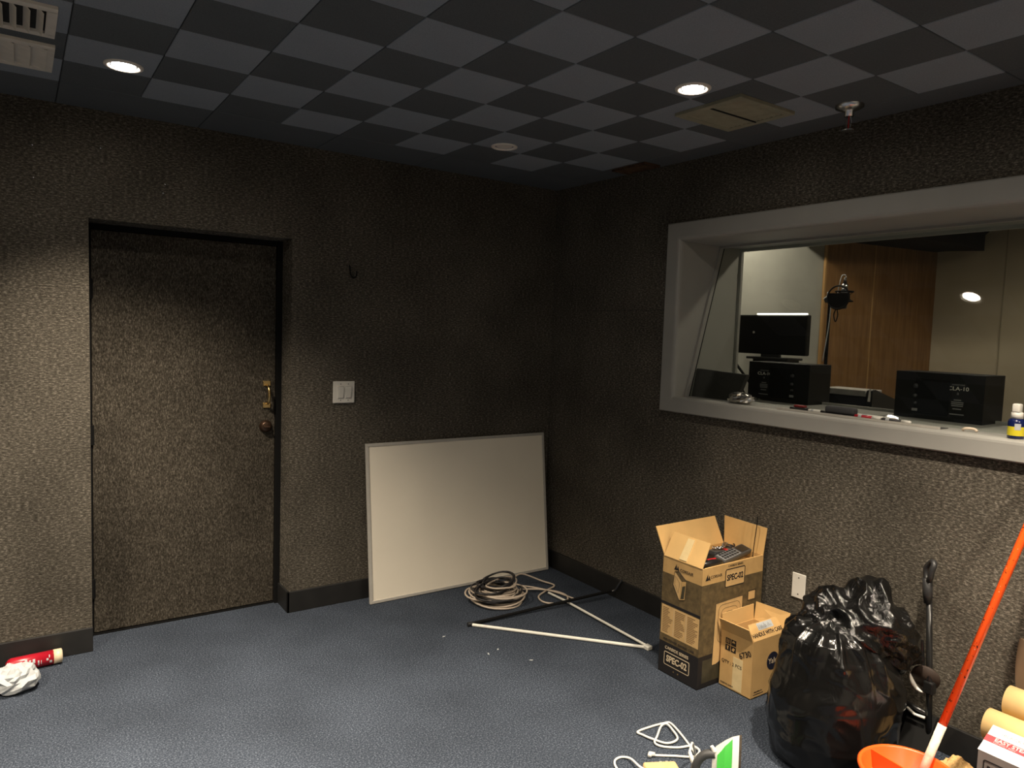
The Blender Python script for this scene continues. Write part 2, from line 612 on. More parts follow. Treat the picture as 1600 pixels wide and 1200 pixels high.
k = obj('deadbolt', lt([(0.036, 0), (0.036, 0.006), (0.032, 0.012), (0.028, 0.022), (0.022, 0.026), (0.0, 0.027)], 28, M=MY), BRONZE, dl, True)
obj('thumb_turn', bx(-1.930, -1.894, 0.150, 0.166, 1.048, 1.060, bevel=0.003), BRONZE, k)

# wall screws, hook and switch on the left wall
for q, (x, z, lab) in enumerate([(-3.016, 2.419, 'small pale screw head far left on the felt wall, upper of its pair'),
                                 (-3.013, 2.274, 'small bright screw head far left on the felt wall, lower of its pair'),
                                 (-2.745, 2.450, 'small screw head high above the left corner of the door'),
                                 (-2.466, 2.320, 'upper of two screw heads above the door middle'),
                                 (-2.475, 2.275, 'lower of two screw heads above the door middle')]):
    M = Matrix.Translation((x, 0, z)) @ Matrix.Rotation(PI / 2, 4, 'X')
    s = obj('wall_screw', lt([(0.0055, -0.002), (0.0055, 0.002), (0.0035, 0.004), (0.0, 0.0045)], 12, M=M), STEEL, None, True)
    tag(s, lab, 'screw', 'screws left in the felt wall')
o = obj('wall_hook', tb(spline([(-1.495, 0.001, 1.995), (-1.495, -0.008, 1.985), (-1.493, -0.014, 1.945), (-1.480, -0.022, 1.925),
                                (-1.463, -0.026, 1.935), (-1.460, -0.026, 1.965)], 6), 0.0038, 8), BLACK, None, True)
tag(o, 'black metal hook on the felt wall above the light switch', 'hook')

s = thing('light_switch', 'white double rocker light switch plate beside the door', 'switch', (-1.519, 0, 1.26))
obj('plate', bx(-1.584, -1.454, -0.009, 0.0005, 1.197, 1.324, bevel=0.003), WHITEP, s)
for cx in (-1.539, -1.493):
    g = obj('rocker_frame', bx(cx - 0.0185, cx + 0.0185, -0.0115, -0.008, 1.224, 1.297, bevel=0.0015), WHITEP, s)
    obj('rocker_gap_shade', bx(cx - 0.0165, cx + 0.0165, -0.0122, -0.011, 1.2255, 1.2955), GREYM, g)  # grey plate standing in for the shade around the rocker
    M = Matrix.Translation((cx, -0.0125, 1.2605)) @ Matrix.Rotation(math.radians(5), 4, 'X')
    obj('rocker', bx(-0.015, 0.015, -0.004, 0.003, -0.033, 0.033, M=M, bevel=0.001), WHITEP, g)
    for z in (1.308, 1.213):
        M2 = Matrix.Translation((cx, -0.009, z)) @ Matrix.Rotation(PI / 2, 4, 'X')
        obj('screw', lt([(0.003, 0), (0.0025, 0.001), (0, 0.0012)], 10, M=M2), DKSTEEL, s)

w = thing('wall_plate', 'blank white wall plate low on the right wall beside the boxes', 'wall plate', (0, -2.018, 0.41))
obj('plate', bx(-0.006, 0.0005, -2.053, -1.983, 0.412, 0.532, bevel=0.002), WHITEP, w)
for z in (0.512, 0.432):
    M2 = Matrix.Translation((-0.006, -2.018, z)) @ Matrix.Rotation(-PI / 2, 4, 'Y')
    obj('screw', lt([(0.0035, 0), (0.003, 0.001), (0, 0.0014)], 10, M=M2), DKSTEEL, w)

# ------------------------------------------------------------------ studio window
wn = thing('window_1', 'wide studio control room window with deep grey painted frame', 'window', (0, -2.4, 1.22), kind='structure')
def ring_loft(y0, y1, z0, z1, prof):
    bm = bmesh.new()
    loops = []
    for ins, x in prof:
        loops.append([bm.verts.new(p) for p in ((x, y0 - ins, z0 + 0.84 * ins), (x, y1 + ins, z0 + 0.84 * ins),
                                                 (x, y1 + ins, z1 - ins), (x, y0 - ins, z1 - ins))])
    for a, b in zip(loops, loops[1:]):
        for i in range(4):
            j = (i + 1) % 4
            bm.faces.new((a[i], a[j], b[j], b[i]))
    bmesh.ops.recalc_face_normals(bm, faces=bm.faces)
    return bm
OY0, OY1, OZ0, OZ1 = -1.078, -3.804, 1.222, 2.285
ff = obj('frame', ring_loft(OY0, OY1, OZ0, OZ1, [(0, 0.0), (0, -0.024), (0.002, -0.029), (0.007, -0.032), (0.080, -0.032),
                                                  (0.090, -0.030), (0.097, -0.024), (0.101, -0.014), (0.1025, 0.0), (0.104, WT), (0.12, WT), (0.12, WT + 0.02), (0.0, WT + 0.02)]), GREYP, wn)
gx = lambda z: 0.092 + 0.272 * (z - 1.314)
IY0, IY1, IZ0, IZ1 = OY0 - 0.103, OY1 + 0.103, 1.308, OZ1 - 0.103
# glass pane, tilted back at the top
bm = bmesh.new()
prism(bm, [(gx(1.312), IY0 - 0.001, 1.312), (gx(1.312), IY1 + 0.001, 1.312), (gx(2.18), IY1 + 0.001, 2.18), (gx(2.18), IY0 - 0.001, 2.18)], (0.008, 0, -0.002))
obj('glass_pane', bm, GLASS, wn)
# glazing beads in front of and behind the glass
def bead(dx0, dx1, w, mat, name):
    for (ya, yb, za, zb) in ((IY0, IY0 - w, IZ0, IZ1), (IY1 + w, IY1, IZ0, IZ1)):
        bm = bmesh.new()
        prism(bm, [(gx(za) + dx0, ya, za), (gx(za) + dx1, ya, za), (gx(zb) + dx1, ya, zb), (gx(zb) + dx0, ya, zb)], (0, yb - ya, 0))
        obj(name, bm, mat, wn)
    bm = bmesh.new()
    prism(bm, [(gx(IZ1 - w) + dx0, IY0, IZ1 - w), (gx(IZ1 - w) + dx1, IY0, IZ1 - w), (gx(IZ1) + dx1, IY0, IZ1), (gx(IZ1) + dx0, IY0, IZ1)], (0, IY1 - IY0, 0))
    obj(name, bm, mat, wn)
bead(-0.030, -0.003, 0.012, GREYP, 'glazing_bead')
bead(-0.003, 0.012, 0.006, BLACK, 'gasket')
# sill shelf that runs through the wall into the control room
obj('sill', bx(-0.004, 0.66, IY0 + 0.0, IY1, IZ0 - 0.03, 1.308), GREYP, wn)

# ------------------------------------------------------------------ ceiling fixtures
def downlight(x, y, label, on, watts=LAMP_W, spotdeg=104):
    t = thing('ceiling_downlight', label, 'downlight', (x, y, H), 'recessed round ceiling downlights')
    M = Matrix.Translation((x, y, H))
    obj('trim_ring', lt([(0.070, 0.0005), (0.070, -0.004), (0.064, -0.007), (0.056, -0.007), (0.050, -0.001), (0.047, 0.003)], 36, M=M), TRIMW, t, True)
    obj('lens', lt([(0.048, 0.002), (0.040, -0.001), (0.020, -0.0025), (0.0, -0.003)], 36, M=M), LENS_ON if on else LENS_OFF, t, True)
    if on:
        ld = bpy.data.lights.new('downlight_beam', 'SPOT')
        ld.energy = watts
        ld.color = LAMP_COL
        ld.spot_size = math.radians(spotdeg)
        ld.spot_blend = 1.0
        ld.shadow_soft_size = 0.04
        lo = bpy.data.objects.new('downlight_beam', ld)
        COL.objects.link(lo)
        lo.parent = t
        lo.matrix_parent_inverse = WM[t].inverted()
        lo.location = (x, y, H - 0.012)
    return t
downlight(-2.73, -0.765, 'lit downlight near the supply vents, above the door side', True, LAMP_W * 2.2, 106)
downlight(-0.886, -1.992, 'lit downlight beside the square return grille', True, LAMP_W * 0.75, 82)
downlight(-0.944, -0.750, 'unlit downlight near the far corner', False)
downlight(-0.886, -3.10, 'lit downlight over the mop bucket side, outside the picture', True, LAMP_W * 2.0, 96)
downlight(-2.73, -1.992, 'lit downlight over the middle of the floor, outside the picture', True, LAMP_W * 2.1, 82)
downlight(-2.73, -3.22, 'lit downlight over the camera, outside the picture', True, LAMP_W * 1.3, 140)
downlight(-4.57, -1.992, 'lit downlight over the far left floor, outside the picture', True, LAMP_W * 3.5, 134)
downlight(-0.886, -4.45, 'added unseen downlight at the back of the room on the window side', True, LAMP_W * 1.9, 150)  # unseen lamp, added to brighten the whiteboard and lower walls
downlight(-2.73, -5.2, 'added unseen downlight at the back of the room on the door side', True, LAMP_W * 1.2, 150)  # unseen lamp, added so the back wall bounces light to the ceiling

# supply vents near the left edge (long grilles with louvres)
def supply_vent(x1, y0, y1, label, op):
    x0 = x1 - 0.46
    t = thing('supply_vent', label, 'vent', ((x0 + x1) / 2, (y0 + y1) / 2, H), 'white ceiling supply vents')
    bm = bmesh.new()
    zz0, zz1 = H - 0.012, H + 0.001
    ex = 0.030
    box(bm, x0, x1, y0, y0 + 0.035, zz0, zz1, bevel=0.002)
    box(bm, x0, x1, y1 - 0.035, y1, zz0, zz1, bevel=0.002)
    box(bm, x0, x0 + ex, y0 + 0.03, y1 - 0.03, zz0, zz1)
    box(bm, x1 - ex, x1, y0 + 0.03, y1 - 0.03, zz0, zz1)
    obj('frame', bm, VENTW, t)
    obj('duct', bx(x0 + ex, x1 - ex, y0 + 0.03, y1 - 0.03, H - 0.001, H + 0.0005), DUCT, t)
    n = 11 if op else 8
    for k in range(n):
        cx = x1 - ex - 0.018 - k * (0.40 / n)
        M = Matrix.Translation((cx, 0, H - 0.009)) @ Matrix.Rotation(math.radians(50 if op else 14), 4, 'Y')
        lw_ = 0.016 if op else 0.0255
        obj('louvre', bx(-lw_, lw_, y0 + 0.034, y1 - 0.034, -0.0008, 0.0008, M=M), VENTW, t)
supply_vent(-2.962, -1.225, -0.935, 'white ceiling vent with open louvres at the top left', True)
supply_vent(-2.956, -0.835, -0.515, 'white ceiling vent with closed louvres next to the far left wall', False)

# return grille by the lit downlight
t = thing('return_grille', 'square beige return air grille beside the lit downlight', 'vent', (-0.52, -1.90, H))
gx0, gx1, gy0, gy1 = -0.70, -0.34, -2.075, -1.725
bm = bmesh.new()
zz0, zz1 = H - 0.014, H + 0.001
for b in ((gx0, gx1, gy0, gy0 + 0.035), (gx0, gx1, gy1 - 0.035, gy1), (gx0, gx0 + 0.035, gy0 + 0.03, gy1 - 0.03),
          (gx1 - 0.035, gx1, gy0 + 0.03, gy1 - 0.03)):
    box(bm, *b, zz0, zz1, bevel=0.002)
obj('frame', bm, VENTD, t)
obj('duct', bx(gx0 + 0.03, gx1 - 0.03, gy0 + 0.03, gy1 - 0.03, H - 0.001, H + 0.0005), DUCT, t)
obj('centre_bar', bx(gx0 + 0.03, gx1 - 0.03, -1.903, -1.897, H - 0.016, H - 0.002), DUCT, t)
for k in range(12):
    cyy = gy0 + 0.044 + k * 0.0238
    M = Matrix.Translation((0, cyy, H - 0.008)) @ Matrix.Rotation(math.radians(-16), 4, 'X')
    obj('louvre', bx(gx0 + 0.034, gx1 - 0.034, -0.0135, 0.0135, -0.0008, 0.0008, M=M), VENTD, t)

# dark rusty vent by the right wall near the corner
t = thing('linear_vent', 'small dark rusty ceiling vent at the right wall near the corner', 'vent', (-0.075, -0.87, H))
bm = bmesh.new()
RUST = plain('rusty_brown', (0.10, 0.055, 0.03), 0.5, 0.3, var=0.5, scale=40)
box(bm, -0.17, -0.045, -1.01, -0.995, H - 0.012, H + 0.001)
box(bm, -0.17, -0.045, -0.755, -0.740, H - 0.012, H + 0.001)
box(bm, -0.17, -0.155, -1.0, -0.75, H - 0.012, H + 0.001)
box(bm, -0.060, -0.045, -1.0, -0.75, H - 0.012, H + 0.001)
obj('frame', bm, RUST, t)
for k in range(4):
    M = Matrix.Translation((-0.14 + k * 0.022, 0, H - 0.007)) @ Matrix.Rotation(0.6, 4, 'Y')
    obj('louvre', bx(-0.009, 0.009, -0.995, -0.755, -0.0008, 0.0008, M=M), RUST, t)

# sprinkler head
t = thing('sprinkler_head', 'chrome pendant fire sprinkler on the dark ceiling border', 'sprinkler', (-0.243, -2.262, H))
M = Matrix.Translation((-0.243, -2.262, H)) @ Matrix.Diagonal((1.5, 1.5, 1.7, 1))
obj('escutcheon', lt([(0.038, 0.0), (0.036, -0.006), (0.020, -0.012), (0.012, -0.014), (0.012, -0.026), (0.0, -0.026)], 24, M=M), STEEL, t, True)
bm = bmesh.new()
for s in (-1, 1):
    tube(bm, [M @ Vector((0.008 * s, 0, -0.024)), M @ Vector((0.014 * s, 0, -0.036)), M @ Vector((0.010 * s, 0, -0.050)), M @ Vector((0.002 * s, 0, -0.058))], 0.0025, 6)
obj('yoke', bm, STEEL, t)
obj('glass_bulb', tb([M @ Vector((0, 0, -0.026)), M @ Vector((0, 0, -0.056))], 0.0025, 8), REDP, t)
obj('deflector', lt([(0.0, -0.058), (0.017, -0.058), (0.017, -0.0605), (0.0, -0.0605)], 20, M=M), STEEL, t)

# ------------------------------------------------------------------ whiteboard leaning on the far wall
wb = thing('whiteboard', 'cream white whiteboard with thin metal frame leaning in the corner', 'whiteboard', (-0.72, -0.13, 0))
ca = Vector((-1.381, -0.123, 0.002))
cb = Vector((-0.062, -0.135, 0.004))
hgt = 0.952
xa = (cb - ca).normalized()
ya = Vector((0, 0.110, 0.945))
ya = (ya - xa * ya.dot(xa)).normalized()
WBM = frame_M(ca, xa, ya)
Wd = (cb - ca).length
obj('board', bx(0.012, Wd - 0.012, 0.012, hgt - 0.012, -0.010, 0.004, M=WBM), WBOARD, wb)
fr = 0.018
for nm, b in (('rail', (0, Wd, 0, fr)), ('rail', (0, Wd, hgt - fr, hgt)), ('stile', (0, fr, fr, hgt - fr)), ('stile', (Wd - fr, Wd, fr, hgt - fr))):
    obj('frame_' + nm, bx(*b, -0.012, 0.008, M=WBM, bevel=0.002), ALU, wb)

# ------------------------------------------------------------------ cables by the whiteboard
def coil(cx, cy, loops, r0, r1, seed, zmax, rad):
    rnd = random.Random(seed)
    pts = []
    n = 26
    ph = rnd.random() * 6
    for l in range(loops):
        rr = rnd.uniform(r0, r1)
        ox, oy = rnd.uniform(-0.035, 0.035), rnd.uniform(-0.03, 0.03)
        ell = rnd.uniform(0.78, 1.0)
        tz, ta = rnd.uniform(0.0, 0.03), rnd.random() * 6
        zb = zmax * (l / max(1, loops - 1)) ** 1.0 * (1.0 - 0.4 * (rr - r0) / (r1 - r0)) + 0.006
        for k in range(n):
            a = ph + 2 * PI * k / n
            pts.append((cx + ox + rr * math.cos(a), cy + oy + rr * ell * math.sin(a),
                        max(rad, zb + tz * math.sin(a + ta) + 0.004 * math.sin(5 * a + l))))
    # smooth transitions between loops
    out = []
    m = len(pts)
    for i in range(m):
        s = Vector((0, 0, 0))
        c = 0
        for q in range(-3, 4):
            if 0 <= i + q < m:
                s += Vector(pts[i + q])
                c += 1
        out.append(s / c)
    return out
cx, cy = -0.68, -0.43
wp = coil(cx, cy, 15, 0.10, 0.190, 3, 0.095, 0.0055)
tail = spline([wp[-1], (-0.52, -0.36, 0.085), (-0.40, -0.30, 0.075), (-0.27, -0.34, 0.02), (-0.235, -0.43, 0.012), (-0.33, -0.475, 0.011),
               (-0.44, -0.535, 0.010), (-0.46, -0.63, 0.008), (-0.37, -0.69, 0.008), (-0.285, -0.63, 0.010), (-0.29, -0.54, 0.014),
               (-0.38, -0.46, 0.022), (-0.50, -0.42, 0.03)], 8)
o = obj('cable_coil', tb(wp + tail[1:], 0.0055, 7), CABW, None, True)
tag(o, 'cream white cable heaped in loose coils before the whiteboard', 'cable')
bp_ = coil(cx - 0.01, cy + 0.005, 15, 0.08, 0.180, 11, 0.115, 0.0055)
bp_ = [p + Vector((0, 0, 0.014)) for p in bp_]
o = obj('cable_coil', tb(bp_, 0.0055, 7), CABK, None, True)
tag(o, 'black cable tangled over the white coil before the whiteboard', 'cable')
o = obj('short_cable', tb(spline([(-0.50, -0.40, 0.05), (-0.40, -0.44, 0.03), (-0.30, -0.54, 0.012), (-0.262, -0.665, 0.006)], 8), 0.005, 7), CABW, None, True)
tag(o, 'short cream cable end lying right of the cable heap', 'cable')

# white and black rods on the floor
st = thing('folding_stand', 'folded stand of two white rods and one black rod on the floor', 'stand', (-0.6, -0.9, 0))
obj('white_rod', tb([(-1.018, -0.695, 0.010), (-0.372, -1.404, 0.010)], 0.0085, 10), RODW, st)
obj('white_rod', tb([(-0.366, -1.400, 0.014), (-0.344, -0.660, 0.014), (-0.350, -0.520, 0.013)], 0.007, 10), RODW, st)
obj('corner_joint', bx(-0.388, -0.352, -1.424, -1.386, 0.001, 0.022, bevel=0.004), RODW, st)
br = obj('black_rod', tb([(-1.030, -0.685, 0.012), (-0.62, -0.70, 0.020), (-0.045, -0.766, 0.050)], 0.009, 10), BLACK, st)
obj('end_cap', tb([(-1.042, -0.684, 0.013), (-1.015, -0.687, 0.013)], 0.012, 10), SATB, st)
obj('metal_hook', tb(spline([(-0.062, -0.760, 0.050), (-0.040, -0.768, 0.050), (-0.030, -0.785, 0.062), (-0.027, -0.815, 0.110), (-0.027, -0.838, 0.142)], 5), 0.0055, 8), STEEL, br)
for q, (x, y) in enumerate(((-1.221, -0.732), (-1.125, -1.027), (-0.977, -1.196), (-1.054, -1.009))):
    M = Matrix.Translation((x, y, 0.0)) @ Matrix.Rotation(q * 1.3, 4, 'Z')
    bm = pr([(-0.010, -0.003, 0.0005), (0.004, -0.004, 0.0005), (0.010, 0.001, 0.0005), (-0.004, 0.004, 0.0005)], (0.001, 0, 0.002), M=M)
    tag(obj('paper_scrap', bm, PAPER), ('tiny white paper scrap nearest the whiteboard', 'tiny white paper scrap between the two nearest ones', 'tiny white paper scrap farthest right on the carpet', 'tiny white paper scrap just left of the white rod')[q], 'scrap', 'paper scraps on the carpet')

# ------------------------------------------------------------------ big carton
XA, XB, YA, YB, ZT = -0.490, -0.042, -1.841, -1.596, 0.580
c = thing('carton', 'tall open brown and black printed carton full of tools', 'carton', (-0.266, -1.72, 0))
th = 0.005
bm = bmesh.new()
box(bm, XA, XB, YA, YB, 0.001, 0.006)
box(bm, XA, XA + th, YA, YB, 0.001, ZT)
box(bm, XB - th, XB, YA, YB, 0.001, ZT)
box(bm, XA + th, XB - th, YA, YA + th, 0.001, ZT)
box(bm, XA + th, XB - th, YB - th, YB, 0.001, ZT)
body = obj('body', bm, KRAFT, c)
# flaps
lf = obj('flap', slab([(XA, YB - 0.004, ZT), (XA, YA + 0.002, ZT), (XA + 0.055, YA + 0.008, ZT + 0.112), (XA + 0.055, YB - 0.010, ZT + 0.112)], 0.004), KRAFTI, c)
obj('flap', slab([(XA + 0.004, YB, ZT), (XB - 0.004, YB, ZT), (XB - 0.03, YB + 0.045, ZT + 0.135), (XA - 0.018, YB + 0.045, ZT + 0.135)], 0.004), KRAFTI, c)
obj('flap', slab([(XB, YB - 0.004, ZT), (XB, YA + 0.002, ZT), (XB + 0.012, YA - 0.004, ZT + 0.135), (XB + 0.012, YB + 0.012, ZT + 0.140)], 0.004), KRAFTI, c)
ft = obj('flap', slab([(XA + 0.02, YA + 0.003, ZT), (XB - 0.004, YA + 0.003, ZT), (XB - 0.02, YA + 0.05, ZT - 0.028), (XA + 0.05, YA + 0.05, ZT - 0.028)], 0.004), KRAFTI, c)
obj('tape_strip', slab([(XA + 0.0005, YA + 0.145, ZT + 0.008), (XA + 0.0005, YA + 0.10, ZT + 0.008), (XA + 0.0475, YA + 0.095, ZT + 0.105), (XA + 0.0475, YA + 0.135, ZT + 0.105)], 0.005), TAPE, lf)
obj('inner_pad', bx(XA + 0.008, XB - 0.008, YA + 0.008, YB - 0.008, 0.535, 0.545), KRAFTI, c)
# prints: face toward -x (local x = right = -y)
ML = frame_M((XA, YB, 0), (0, -1, 0), (0, 0, 1))      # left face: s 0..0.245
MR = frame_M((XA, YA, 0), (1, 0, 0), (0, 0, 1))       # right face: s 0..0.448
WL, WRr = YB - YA, XB - XA
def P3(M, x, y):
    return M @ Vector((x, y, 0))
axL = ((0, -1, 0), (0, 0, 1))
axR = ((1, 0, 0), (0, 0, 1))
obj('black_band', patch(ML, 0.0, WL, 0.004, 0.158), PRBLACK, body)
obj('black_band', patch(MR, 0.0, WRr, 0.004, 0.158), PRBLACK, body)
obj('brown_field', patch(ML, 0.0, WL, 0.158, 0.500), KRAFTD, body)
obj('brown_field', patch(MR, 0.0, WRr, 0.158, 0.500), KRAFTD, body)
obj('olive_field', patch(MR, 0.03, WRr - 0.05, 0.025, 0.135, 0.0009), PROLIVE, body)
obj('rule', patch(ML, 0.0, WL, 0.344, 0.357, 0.0009), PRBLACK, body)
tp = obj('text_panel', patch(ML, 0.006, WL - 0.004, 0.196, 0.340, 0.0009), PRTAN, body)
rr = random.Random(4)
for col_ in range(3):
    x0 = 0.014 + col_ * 0.078
    bm = bmesh.new()
    y = 0.330
    while y > 0.204:
        l = rr.uniform(0.03, 0.066)
        box(bm, x0, x0 + l, y - 0.0045, y, 0.0008, 0.0012, M=ML)
        y -= 0.0085
    obj('text_lines', bm, PRLINE, tp)
    if col_:
        obj('column_rule', bx(x0 - 0.008, x0 - 0.0065, 0.2, 0.336, 0.0008, 0.0012, M=ML), PRTXT, tp)
text('caption', 'MID-TOWER GAMING CASE', 0.0155, PRBLACK, body, P3(ML, WL / 2, 0.172), *axL, off=0.0012)
text('series_text', 'CARBIDE SERIES', 0.021, PRTXT, body, P3(ML, WL * 0.46, 0.132), *axL, off=0.0012)
obj('badge_outline', rr_ring(0.160, 0.066, 0.008, 0.0035, ML @ Matrix.Translation((WL * 0.47, 0.080, 0.0007))), PRTXT, body)
text('badge_text', 'SPEC-02', 0.043, PRTXT, body, P3(ML, WL * 0.47, 0.080), *axL, off=0.0012, bold=0.0012, squash=0.86)
for s in (-1, 1):
    obj('small_mark', lt([(0.0, 0.0013), (0.004, 0.0013), (0.004, 0.0)], 10, M=ML @ Matrix.Translation((WL * 0.46 + s * 0.014, 0.028, 0))), KRAFTD, body)
# case drawing on the left face
bm = bmesh.new()
prism(bm, [(0.078, 0.520, 0), (0.072, 0.455, 0), (0.112, 0.392, 0), (0.122, 0.484, 0)], (0, 0, 0.0012), M=ML)
dr = obj('case_drawing', bm, PRTAN, body)
obj('case_front', pr([(0.124, 0.484, 0), (0.113, 0.392, 0), (0.146, 0.402, 0), (0.152, 0.492, 0)], (0, 0, 0.0013), M=ML), KRAFT, dr)
obj('case_top', pr([(0.078, 0.521, 0), (0.124, 0.486, 0), (0.152, 0.494, 0), (0.104, 0.527, 0)], (0, 0, 0.0013), M=ML), KRAFTD, dr)
obj('case_grille', pr([(0.129, 0.462, 0), (0.120, 0.398, 0), (0.141, 0.405, 0), (0.147, 0.470, 0)], (0, 0, 0.0016), M=ML), PROLIVE, dr)
obj('case_outline', tb([P3(ML, *p) + Vector((-0.0012, 0, 0)) for p in ((0.078, 0.521), (0.071, 0.455), (0.112, 0.391), (0.147, 0.401), (0.153, 0.494), (0.104, 0.528))], 0.0011, 5, closed=True), PRBLACK, dr)
obj('case_window', tb([P3(ML, *p) + Vector((-0.0014, 0, 0)) for p in ((0.083, 0.500), (0.081, 0.460), (0.106, 0.424), (0.112, 0.474))], 0.0008, 5, closed=True), KRAFTD, dr)
text('brand_text', 'CORSAIR', 0.020, PRBLACK, body, P3(ML, 0.150, 0.536), *axL, off=0.0008)
def sail(M, x, y, s, parent):
    bm = bmesh.new()
    prism(bm, [(x, y, 0), (x + 0.5 * s, y + s, 0), (x + 0.62 * s, y, 0)], (0, 0, 0.001), M=M)
    prism(bm, [(x + 0.55 * s, y + 0.1 * s, 0), (x + 0.85 * s, y + 0.75 * s, 0), (x + 1.15 * s, y - 0.05 * s, 0)], (0, 0, 0.001), M=M)
    obj('sail_logo', bm, PRBLACK, parent)
sail(ML, 0.072, 0.530, 0.028, body)
# right face prints
sail(MR, 0.022, 0.520, 0.030, body)
text('brand_text', 'CORSAIR', 0.020, PRBLACK, body, P3(MR, 0.098, 0.532), *axR, off=0.0008)
text('series_text', 'CARBIDE SERIES', 0.0155, PRBLACK, body, P3(MR, 0.235, 0.566), *axR, off=0.0008)
obj('badge_field', patch(MR, 0.165, 0.305, 0.466, 0.550, 0.0007), PRTAN, body)
obj('badge_outline', rr_ring(0.146, 0.090, 0.010, 0.0045, MR @ Matrix.Translation((0.235, 0.508, 0.0008))), PRBLACK, body)
text('badge_text', 'SPEC-02', 0.040, PRBLACK, body, P3(MR, 0.235, 0.508), *axR, off=0.0012, bold=0.0012, squash=0.86)
cd = obj('case_drawing', pr([(0.105, 0.395, 0), (0.098, 0.10, 0), (0.125, 0.10, 0), (0.30, 0.16, 0), (0.300, 0.402, 0)], (0, 0, 0.0011), M=MR), PRTAN, body)
for k, (x0, x1, y0, y1) in enumerate(((0.125, 0.285, 0.20, 0.385), (0.145, 0.268, 0.22, 0.365), (0.165, 0.250, 0.24, 0.345))):
    obj('drawing_line', rr_ring(x1 - x0, y1 - y0, 0.03, 0.002, MR @ Matrix.Translation(((x0 + x1) / 2, (y0 + y1) / 2, 0.0011))), KRAFTD, cd)
obj('case_outline', tb([P3(MR, *p) + Vector((0, -0.0012, 0)) for p in ((0.105, 0.396), (0.097, 0.10), (0.126, 0.099), (0.301, 0.159), (0.301, 0.403))], 0.0012, 5, closed=True), PRBLACK, cd)
obj('small_picture', patch(MR, 0.345, 0.395, 0.372, 0.412, 0.0009), PRTAN, body)
obj('small_picture_outline', rr_ring(0.060, 0.052, 0.004, 0.002, MR @ Matrix.Translation((0.370, 0.392, 0.0008))), PRBLACK, body)

# tools lying in the carton
ZI = 0.545
tt = thing('cordless_tool', 'black power tool with red housing in the tall carton', 'tool', (-0.33, -1.66, ZI))
obj('housing', tb([(-0.385, -1.680, ZI + 0.034), (-0.35, -1.665, ZI + 0.040), (-0.31, -1.655, ZI + 0.040), (-0.27, -1.640, ZI + 0.034)], [0.018, 0.030, 0.030, 0.018], 14), SATB, tt, True)
obj('red_cover', tb([(-0.380, -1.682, ZI + 0.055), (-0.34, -1.666, ZI + 0.066), (-0.30, -1.654, ZI + 0.064)], [0.012, 0.020, 0.012], 12), REDP, tt, True)
tt = thing('gripping_tool', 'black handled tool with red stripe on the carton front edge', 'tool', (-0.32, -1.76, ZI))
obj('handle', tb(spline([(-0.46, -1.760, ZI + 0.020), (-0.42, -1.785, ZI + 0.030), (-0.37, -1.800, ZI + 0.034), (-0.315, -1.800, ZI + 0.030)], 6),
                 [0.014 + 0.008 * math.sin(PI * i / 18) for i in range(19)], 12), GLOSSB, tt, True)
obj('stripe', tb([(-0.405, -1.792, ZI + 0.0525), (-0.355, -1.801, ZI + 0.0545)], 0.004, 8), REDP, tt)
tt = thing('keypad_device', 'grey and black handheld keypad device in the tall carton', 'device', (-0.17, -1.74, ZI))
M = Matrix.Translation((-0.175, -1.760, ZI + 0.036)) @ Matrix.Rotation(0.10, 4, 'Z') @ Matrix.Rotation(math.radians(-5), 4, 'Y') @ Matrix.Rotation(math.radians(14), 4, 'X')
obj('case', bx(-0.12, 0.12, -0.032, 0.032, -0.012, 0.012, M=M, bevel=0.006), GREYD, tt)
obj('faceplate', bx(-0.11, 0.03, -0.026, 0.026, 0.012, 0.0145, M=M, bevel=0.001), GREYM, tt)
for i in range(6):
    for j in range(3):
        obj('key', bx(-0.10 + i * 0.021, -0.086 + i * 0.021, -0.021 + j * 0.016, -0.010 + j * 0.016, 0.0145, 0.018, M=M, bevel=0.001), SATB, tt)
obj('display', bx(0.045, 0.105, -0.022, 0.022, 0.012, 0.0135, M=M), GLOSSB, tt)
tt = thing('steel_chain', 'shiny steel chain lying on the charger in the tall carton', 'chain', (-0.17, -1.69, ZI + 0.05))
for k in range(14):
    a = k / 13
    p = Vector((-0.235 + 0.12 * a, -1.690 - 0.02 * math.sin(a * 5), ZI + 0.058 + 0.004 * math.sin(a * PI)))
    ra = 0.011
    pts = [p + Vector((ra * math.cos(q), ra * 0.6 * math.sin(q) * (1 if k % 2 else 0.2), ra * 0.6 * math.sin(q) * (0.2 if k % 2 else 1))) for q in [2 * PI * i / 10 for i in range(10)]]
    obj('link', tb(pts, 0.0026, 6, closed=True), STEEL, tt, True)
tt = thing('battery_charger', 'black battery charger box in the tall carton behind the keypad', 'charger', (-0.20, -1.70, ZI))
obj('case', bx(-0.275, -0.145, -1.735, -1.665, ZI + 0.001, ZI + 0.045, bevel=0.008), SATB, tt)
obj('vent_plate', bx(-0.26, -0.19, -1.725, -1.675, ZI + 0.045, ZI + 0.048, bevel=0.001), GREYD, tt)
obj('red_label', bx(-0.18, -0.155, -1.72, -1.68, ZI + 0.045, ZI + 0.0465), REDP, tt)
o = obj('coiled_lead', tb([(-0.115 + 0.026 * math.cos(a) + 0.004 * math.sin(a * 0.7), -1.69 + 0.028 * math.sin(a), ZI + 0.006 + 0.0022 * a) for a in [0.35 * i for i in range(72)]], 0.004, 7), CABK, None, True)
tag(o, 'small coiled black lead in the tall carton by the right flap', 'cable')
tt = thing('plier_pair', 'dark steel pliers with black grips in the tall carton', 'pliers', (-0.35, -1.73, ZI))
